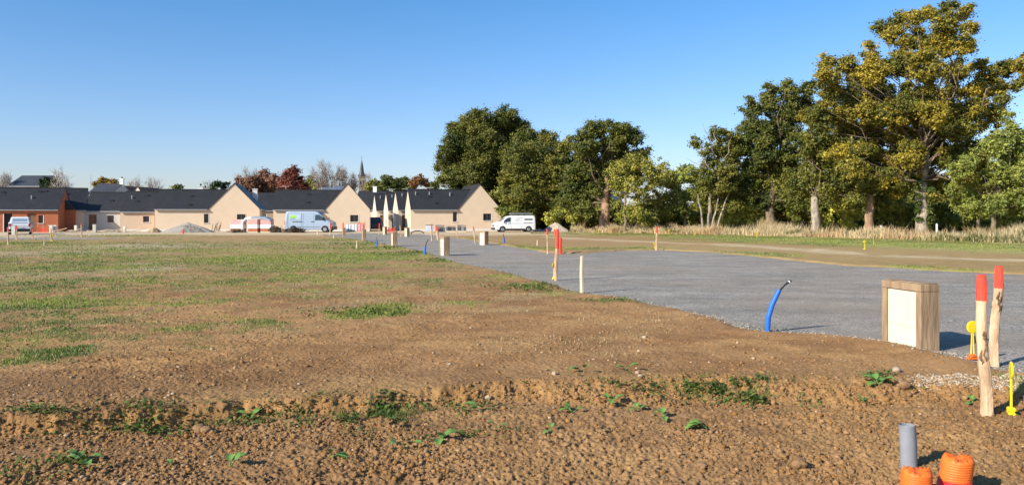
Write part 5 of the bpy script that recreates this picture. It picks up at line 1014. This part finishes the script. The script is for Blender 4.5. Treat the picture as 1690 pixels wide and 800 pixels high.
# stacked slates standing in bundles
for i, (px0, px1, lab) in enumerate([(719, 734, 'left bundle of slates behind the red topped stake'), (736, 752, 'middle bundle of slates below the tall narrow window'), (755, 769, 'right bundle of slates before the tan wall')]):
    Y = 91.5; o = thing('slate_bundle', lab, 'slates', (PX(px0, Y), Y, 0), 0, 'bundles of roofing slates'); w_ = (px1-px0)/F*Y; rnd = random.Random(i); pallet(o, w_, .7); m = MB(); mw = MB(); x = 0
    while x < w_-.05: t = rnd.uniform(.03, .055); hgt = rnd.uniform(.5, .62)+(.15 if i != 1 else .0); s = rnd.uniform(-.06, .06); (m if rnd.random() < .6 else mw).face([(x, -.01, .13), (x+t, -.01, .13), (x+t+s, -.01, .13+hgt), (x+s, -.01, .13+hgt)]); x += t+.006
    m.box(0, w_, 0, .6, .13, .55); m.build('slates', M_SLATE2, o); mw.build('pale_edge', M_ZINC, o)
Y = 90; o = thing('small_crate', 'pale blue-white crate with a wooden lid behind the red tipped stake', 'crate', (PX(703, Y), Y, 0), .1); m = MB(); m.rbox(0, .85, 0, .7, .12, .8, .03); m.build('box', mat('pale_blue_sheet', (.50, .56, .62), .6, .12, 4), o); pallet(o, .85, .7); m = MB(); m.box(-.06, .92, -.05, .75, .82, .9); m.build('lid', M_PLANK, o)
# heaps
def heap(name, lab, cat, px, Y, rxp, hpx, mt_col, seed, grav=900, base=.0, R=(.03, .09)):
    x0 = PX(px, Y); rx = rxp/F*Y; hh = hpx/F*Y; ry = rx*.8; n = 60; u = np.linspace(-1.15, 1.15, n); U, Vv = np.meshgrid(u, u)
    q = np.sqrt(U**2+Vv**2); a = np.arctan2(Vv, U); rr = 1+.22*(fbm(np.cos(a)*1.5+seed, np.sin(a)*1.5+seed, seed, 3)-.5)*2; qq = q/rr
    Z = hh*np.clip(1-qq, 0, 1)**.85*(1+.25*(fbm(U*3+seed, Vv*3, seed, 3)-.5))*1.08; Z = np.where(qq > 1, -.1, Z)-.02; Z = Z+(fbm(U*14, Vv*14, seed+1, 3)-.5)*.07*(Z > 0)
    V = np.stack([U.ravel()*rx, Vv.ravel()*ry, Z.ravel()], 1); i = (np.arange(n-1)[:, None]*n+np.arange(n-1)[None]).ravel(); Fc = np.stack([i, i+1, i+n+1, i+n], 1)
    c = np.array(mt_col)*(.8+.4*fbm(U.ravel()*4, Vv.ravel()*4, seed+5, 3))[:, None]
    o = npmesh(name, V, Fc, attrmat('heap', .95, .25, 8, .8, 20), c, smooth=True); o.location = (x0, Y, 0); tag(o, lab, cat)
    aa = RNG.uniform(0, 6.28, grav); q = RNG.uniform(0, 1.1, grav)**.6; X, Yy = q*np.cos(aa), q*np.sin(aa)
    zz = hh*np.clip(1-q, 0, 1)**.85; cc = np.array(mt_col)*RNG.uniform(.5, 1.4, (grav, 1))
    s = scatter_stones('loose_stones', X*rx, Yy*ry, RNG.uniform(R[0], R[1], grav)*.6, cc, attrmat('heap'), 1, .7, .3, .2, zs=zz, parent=o)
heap('gravel_heap', 'wide heap of grey gravel in front of the long tan bungalow', 'heap', 309, 89, 40, 15, (.33, .30, .25), 3, 1500)
heap('soil_heap', 'small brown soil heap left of the grey gravel heap', 'heap', 255, 88, 13, 8.5, (.38, .28, .17), 5, 400)
heap('sand_heap', 'pale sand and gravel heap right of the white van', 'heap', 917, 93, 23, 15, (.50, .41, .32), 8, 1100)
heap('rubble_heap', 'low pale rubble between the white van and the sand heap', 'heap', 890, 93.5, 12, 4, (.50, .43, .34), 9, 250)
# brush heap in front of the blue-grey van, and by the pallets
def brush(lab, px, Y, wpx, hpx, seed, col):
    rnd = random.Random(seed); o = thing('brush_heap', lab, 'brush', (PX(px, Y), Y, 0), 0, 'heaps of cut brush'); m = MB(); w_ = wpx/2/F*Y; hh = hpx/F*Y
    for k in range(90): a = rnd.uniform(-w_, w_); p = (a, rnd.uniform(-.5, .5), 0); e = (a+rnd.uniform(-.6, .6), rnd.uniform(-.6, .6), hh*rnd.uniform(.4, 1.15)*(1-.5*abs(a/w_))); m.tube(wob(p, e, 3, .15, rnd), [.025, .02, .015, .006], 4, cap=False)
    m.build('branches', M_TWIG, o); L = [(rnd.uniform(-w_, w_)*.85, rnd.uniform(-.3, .3), hh*rnd.uniform(.2, .55), hh*.35) for k in range(9)]; crown(o, L, name='dead_leaves', colA=col, colB=tuple(c*2.1 for c in col), leaf=.12, clump=.25, dens=.7)
brush('dark brush heap hiding the rear wheel of the blue-grey van', 484, 86, 40, 11, 1, (.05, .03, .02)); brush('small dark brush heap between the brick pallets and the van', 455, 87, 14, 12, 2, (.06, .045, .03)); brush('low green-brown weeds before the left brick pallet', 391, 86, 18, 7, 4, (.06, .06, .03))
# timber lying before the long tan house
def lumber(lab, px, Y, L_, n, seed, hh=.5, m=None, up=False):
    rnd = random.Random(seed); o = thing('timber_pile', lab, 'timber', (PX(px, Y), Y, 0), rnd.uniform(-.2, .2), 'loose timber on the building site')
    for k in range(n):
        b = MB(); l = L_*rnd.uniform(.6, 1); a = rnd.uniform(-.5, .5); t = rnd.uniform(.9, 1.45) if up else rnd.uniform(-.05, .25); M = Matrix.Translation((rnd.uniform(-L_, L_)*.35, rnd.uniform(-.6, .6), rnd.uniform(0.03, hh*.4))) @ Matrix.Rotation(a, 4, 'Z') @ Matrix.Rotation(-t, 4, 'Y')
        b.box(0 if up else -l/2, l if up else l/2, -.06, .06, 0, .04, M=M); b.build('plank', m or rnd.choice([M_LATH, M_PLANK]), o)
lumber('upright bundle of boards and laths against the tan wall, right of the gravel heap', 355, 90, 1.3, 9, 3, .4, up=True); lumber('low pile of broken boards left of the brick pallets', 368, 88, 1.6, 8, 5, .4); lumber('scattered planks before the pale grey house', 175, 88, 4.0, 8, 7, .5); lumber('planks on the ground right of the orange fence', 112, 86, 4.5, 6, 8, .4); lumber('two long planks before the ochre house', 213, 89, 4.0, 4, 9, .4)
# low earth bank and rubble before the left houses
heap('rubble_heap', 'low heap of rubble and boards before the pale grey house', 'heap', 178, 89.5, 22, 5, (.42, .33, .23), 12, 350); heap('rubble_heap', 'low sandy ridge before the narrow tan house', 'heap', 118, 88.5, 18, 4, (.46, .36, .25), 13, 250)
# small white cabinets on the walls
for i, (px, Y, w_, hh, lab, rz) in enumerate([(83.5, 86.8, .42, .85, 'white utility cabinet before the brick wall, left of two', .2), (89.8, 87.2, .38, .85, 'white utility cabinet before the brick wall, right of two', .2), (124.5, 89, .3, .8, 'white cabinet at the shaded corner between brick and tan walls', 0), (155.5, 86.5, .4, .95, 'grey cabinet before the door of the pale grey house', 0), (205, 92, .3, .65, 'small white cabinet before the ochre house', 0), (22, 73.5, .4, .95, 'grey-brown cabinet beside the white car', 0)]):
    o = thing('utility_cabinet', lab, 'cabinet', (PX(px, Y), Y, 0), rz, 'small utility cabinets'); mm = M_WHITE if i not in (3, 5) else M_CONC; b = MB(); b.rbox(-w_/2, w_/2, 0, .22, 0, hh-.05, .015); b.build('cabinet_body', mm, o); b = MB(); b.rbox(-w_/2-.02, w_/2+.02, -.02, .24, hh-.048, hh, .01); b.build('lid', mm, o); b = MB(); b.box(-w_/2+.03, w_/2-.03, -.012, -.001, .08, hh-.1); b.build('door', M_PANEL if mm is M_WHITE else M_CONC, o)
# black hoses
def hose(lab, px, Y, wpx, hpx, seed):
    o = thing('black_hose', lab, 'hose', (PX(px, Y), Y, 0), 0, 'loops of black hose on the road end'); w_ = wpx/2/F*Y; hh = hpx/F*Y
    for q in range(2): m = MB(); m.tube([(w_*math.cos(a)*(1-.06*q), q*.15, hh*math.sin(a)*(1-.12*q)-.02) for a in np.linspace(0, math.pi, 14)], .035, 6); m.build('loop', M_BLACK, o, smooth=True)
hose('low arch of black hose before the cream end wall', 689, 80, 22, 5.5, 1); hose('smaller black hose arch right of the far meter boxes', 657.5, 79, 8, 8, 2)
# field gate, posts, bin
Y = 86; o = thing('field_gate', 'grey-green metal field gate between the bushes', 'gate', (PX(1262, Y), Y, 0), 0); L = PX(1340, Y)-PX(1262, Y); m = MB()
for z in (.35, .65, .95, 1.2): m.tube([(0, 0, z), (L, 0, z)], .03, 6)
m.build('rail', M_STEEL, o); 
for x in (-.15, L+.15): p = MB(); p.tube([(x, 0, -.1), (x, 0, 1.45)], .12, 8); p.build('gate_post', M_BARKP, o)
for px, pb, pt, lab in [(1454, 386, 372, 'white fence post left of the golden oak trunk'), (1546, 383, 369, 'white fence post right of the golden oak trunk')]:
    Y = 68; o = thing('fence_post', lab, 'post', (PX(px, Y), Y, 0), 0, 'white posts in the dry grass'); m = MB(); m.rbox(-.06, .06, -.06, .06, 0, PZ(pt, Y)-.05, .01); m.build('post_shaft', M_WHITE, o); m = MB(); m.tube([(0, 0, PZ(pt, Y)-.05), (0, 0, PZ(pt, Y)+.02)], [.085, .02], 4); m.build('post_cap', M_WHITE, o)
Y = 99; o = thing('wheeled_bin', 'green wheeled bin among the bushes right of the sand heap', 'bin', (PX(952, Y), Y, .9), 0); mg = mat('green_plastic', (.02, .20, .09), .5, .1, 4); m = MB(); m.v = [(-.28, -.3, 0), (.28, -.3, 0), (.28, .3, 0), (-.28, .3, 0), (-.38, -.38, .95), (.38, -.38, .95), (.38, .38, .95), (-.38, .38, .95)]; m.f = [(0,3,2,1),(0,1,5,4),(1,2,6,5),(2,3,7,6),(3,0,4,7),(4,5,6,7)]; m.mi = [0]*6; m.build('bin_body', mg, o); m = MB(); m.rbox(-.42, .42, -.42, .42, .955, 1.06, .03); m.build('lid', mg, o)
for s in (-1, 1): m = MB(); m.tube([(s*.3-.03, .3, .1), (s*.3+.03, .3, .1)], .12, 12); m.build('wheel', M_TYRE, o)
o.location.z = 0.55; b = MB()

# ------------------------------------------------ leafy weeds one can tell apart, larger stones
M_WEED = mat('weed_leaf', (.14, .26, .05), .5, .15, 12); M_WEED.node_tree.nodes['Principled BSDF'].inputs['Specular IOR Level'].default_value = .4
def weed(lab, px, py, size, n, seed, low=True, big=0):
    rnd = random.Random(seed); x, y = at(px, py, low); z = zg(x, y); o = thing('broadleaf_weed', lab, 'weed', (x, y, z+.02), 0, 'broad-leaved weeds growing on the bare soil'); s = size/F*y*1.35
    for k in range(n):
        a = rnd.uniform(0, 6.28) if big == 0 else rnd.choice([.2, 2.9, .5, 3.3])+rnd.uniform(-.3, .3); el = rnd.uniform(.1, .9) if big == 0 else rnd.uniform(.15, .5); L = s*rnd.uniform(.6, 1.1); w_ = L*rnd.uniform(.24, .36); d = Vector((math.cos(a)*math.cos(el), math.sin(a)*math.cos(el), math.sin(el))); sd = Vector((-math.sin(a), math.cos(a), 0)); up = Vector((0, 0, 1)); m = MB(); rows = 7; base = d*L*.35
        m.tube([(0, 0, -.01), tuple(base)], [L*.03, L*.02], 5); r0 = len(m.v)
        for i in range(rows+1):
            t = i/rows; wd = w_*math.sin(math.pi*min(1, t*.93+.05))**.7*(1-.25*t); c = base+d*L*t*.8-up*L*.35*t*t
            wv = .12*wd*math.sin(i*2.3+k)
            for q in (-1, -.5, 0, .5, 1): m.v.append(tuple(c+sd*wd*q+up*(abs(q)*wd*.35+wv*q)))
        for i in range(rows):
            for q in range(4): v = r0+i*5+q; m.f.append((v, v+1, v+6, v+5)); m.mi.append(0)
        m.build('leaf', M_WEED, o, smooth=True)
for i, a in enumerate([('largest weed leaf, lying right of the middle on the lower soil', 1170, 712, 40, 3, 1, True, 1), ('smaller leaf just left of the largest one', 1136, 706, 22, 2, 2, True, 1), ('single bright leaf with a hard shadow, centre of the lower soil', 909, 716, 20, 2, 3), ('bright rosette of round leaves at the end of the creeping mat', 724, 730, 26, 5, 4), ('two leaved weed left of the bright rosette', 668, 742, 24, 3, 5),
        ('weed under the bright middle of the soil step', 1008, 672, 22, 4, 6), ('flat weed left of it, below the step', 945, 684, 26, 4, 7), ('small upright weed with pale leaf right below the step', 1050, 682, 18, 4, 8), ('weed with two round leaves on the step, by a dark hollow', 1032, 636, 18, 3, 9), ('weed pair of leaves high on the step', 961, 640, 20, 3, 10), ('long pale leaf in the middle of the creeping mat', 796, 686, 24, 2, 11),
        ('drooping yellowish leaf below the creeping mat', 822, 716, 16, 2, 12), ('dark weed with long shadow right of the pale leafed one', 1096, 694, 18, 4, 13), ('upright dark leaf at lower left with a pale lower one', 379, 775, 26, 3, 14), ('bent weed leaf lower left of the middle', 543, 762, 24, 3, 15), ('flat pale leaf near the bottom left', 284, 776, 18, 2, 16), ('spiky upright weed left of the flat pale leaf', 137, 762, 22, 6, 17), ('tall narrow leaf against the soil step, left', 415, 694, 26, 3, 18),
        ('dark small weed in the soil right of the mat', 1425, 672, 16, 4, 19), ('tuft right of the nearest duct stones near the step', 1450, 655, 20, 6, 20), ('small leaf tuft left of the nearest stake', 1606, 668, 14, 5, 21)]):
    weed(*a)
sx, sy, sr, sc = [], [], [], []
for px, py, low, r, c in [(1480, 634, True, 7, 1.4), (1490, 655, True, 12, .75), (1320, 775, True, 13, .7), (915, 622, False, 5, 1.5), (806, 640, False, 6, 1.3), (820, 644, False, 5, 1), (1063, 558, False, 4, 1.7), (330, 712, True, 12, .8), (340, 716, True, 9, .7), (1556, 710, True, 3, 1.9), (640, 782, True, 3.5, 1.9), (1160, 776, True, 8, .75), (1500, 661, True, 5, .75), (1057, 622, False, 4, 1.4), (1052, 617, False, 4, 1.5), (742, 603, False, 3, 1.5), (952, 770, True, 5, .9)]:
    x, y = at(px, py, low); V0, F0 = ico(3); rnd = np.random.default_rng(int(px)); q = V0+0; q = q*(1+(fbm(V0[:, 0]*1.5+px, V0[:, 1]*1.5+V0[:, 2]*1.3, 3, 3)-.5)[:, None]*.7); R = r/F*y; V = q*R*np.array([1, .9, .75])
    o = npmesh('field_stone', V, F0, mat('pale_stone', (.42, .32, .22), .85, .15, 30, .5, 60) if c > 1.1 else mat('brown_stone', (.27, .155, .075), .9, .2, 30, .5, 60), smooth=True); o.location = (x, y, zg(x, y)+R*.35)
    tag(o, None, 'stone', 'stones lying on the soil'); o['label'] = f"{'pale' if c > 1.1 else 'brown'} {'lump' if r > 8 else 'stone'} lying on the bare soil " + {1480: 'at the step before the gravel patch', 1490: 'below the pale lump, largest', 1320: 'near the bottom, right of the middle', 915: 'on the step edge, with shadow', 806: 'on the crest left of the step middle', 820: 'just right of another on the crest', 1063: 'alone on the smooth upper field', 330: 'in the ditch at left, bigger of two', 340: 'in the ditch at left, smaller of two', 1556: 'tiny, right above the ducts', 640: 'tiny, at the bottom left of the middle', 1160: 'near the bottom, left of the brown lump', 1500: 'touching the largest brown lump', 1057: 'right one of a pair above the dark hollow', 1052: 'left one of a pair above the dark hollow', 742: 'small, upper field left of centre', 952: 'grey-brown, with hard shadow at the bottom'}[px]
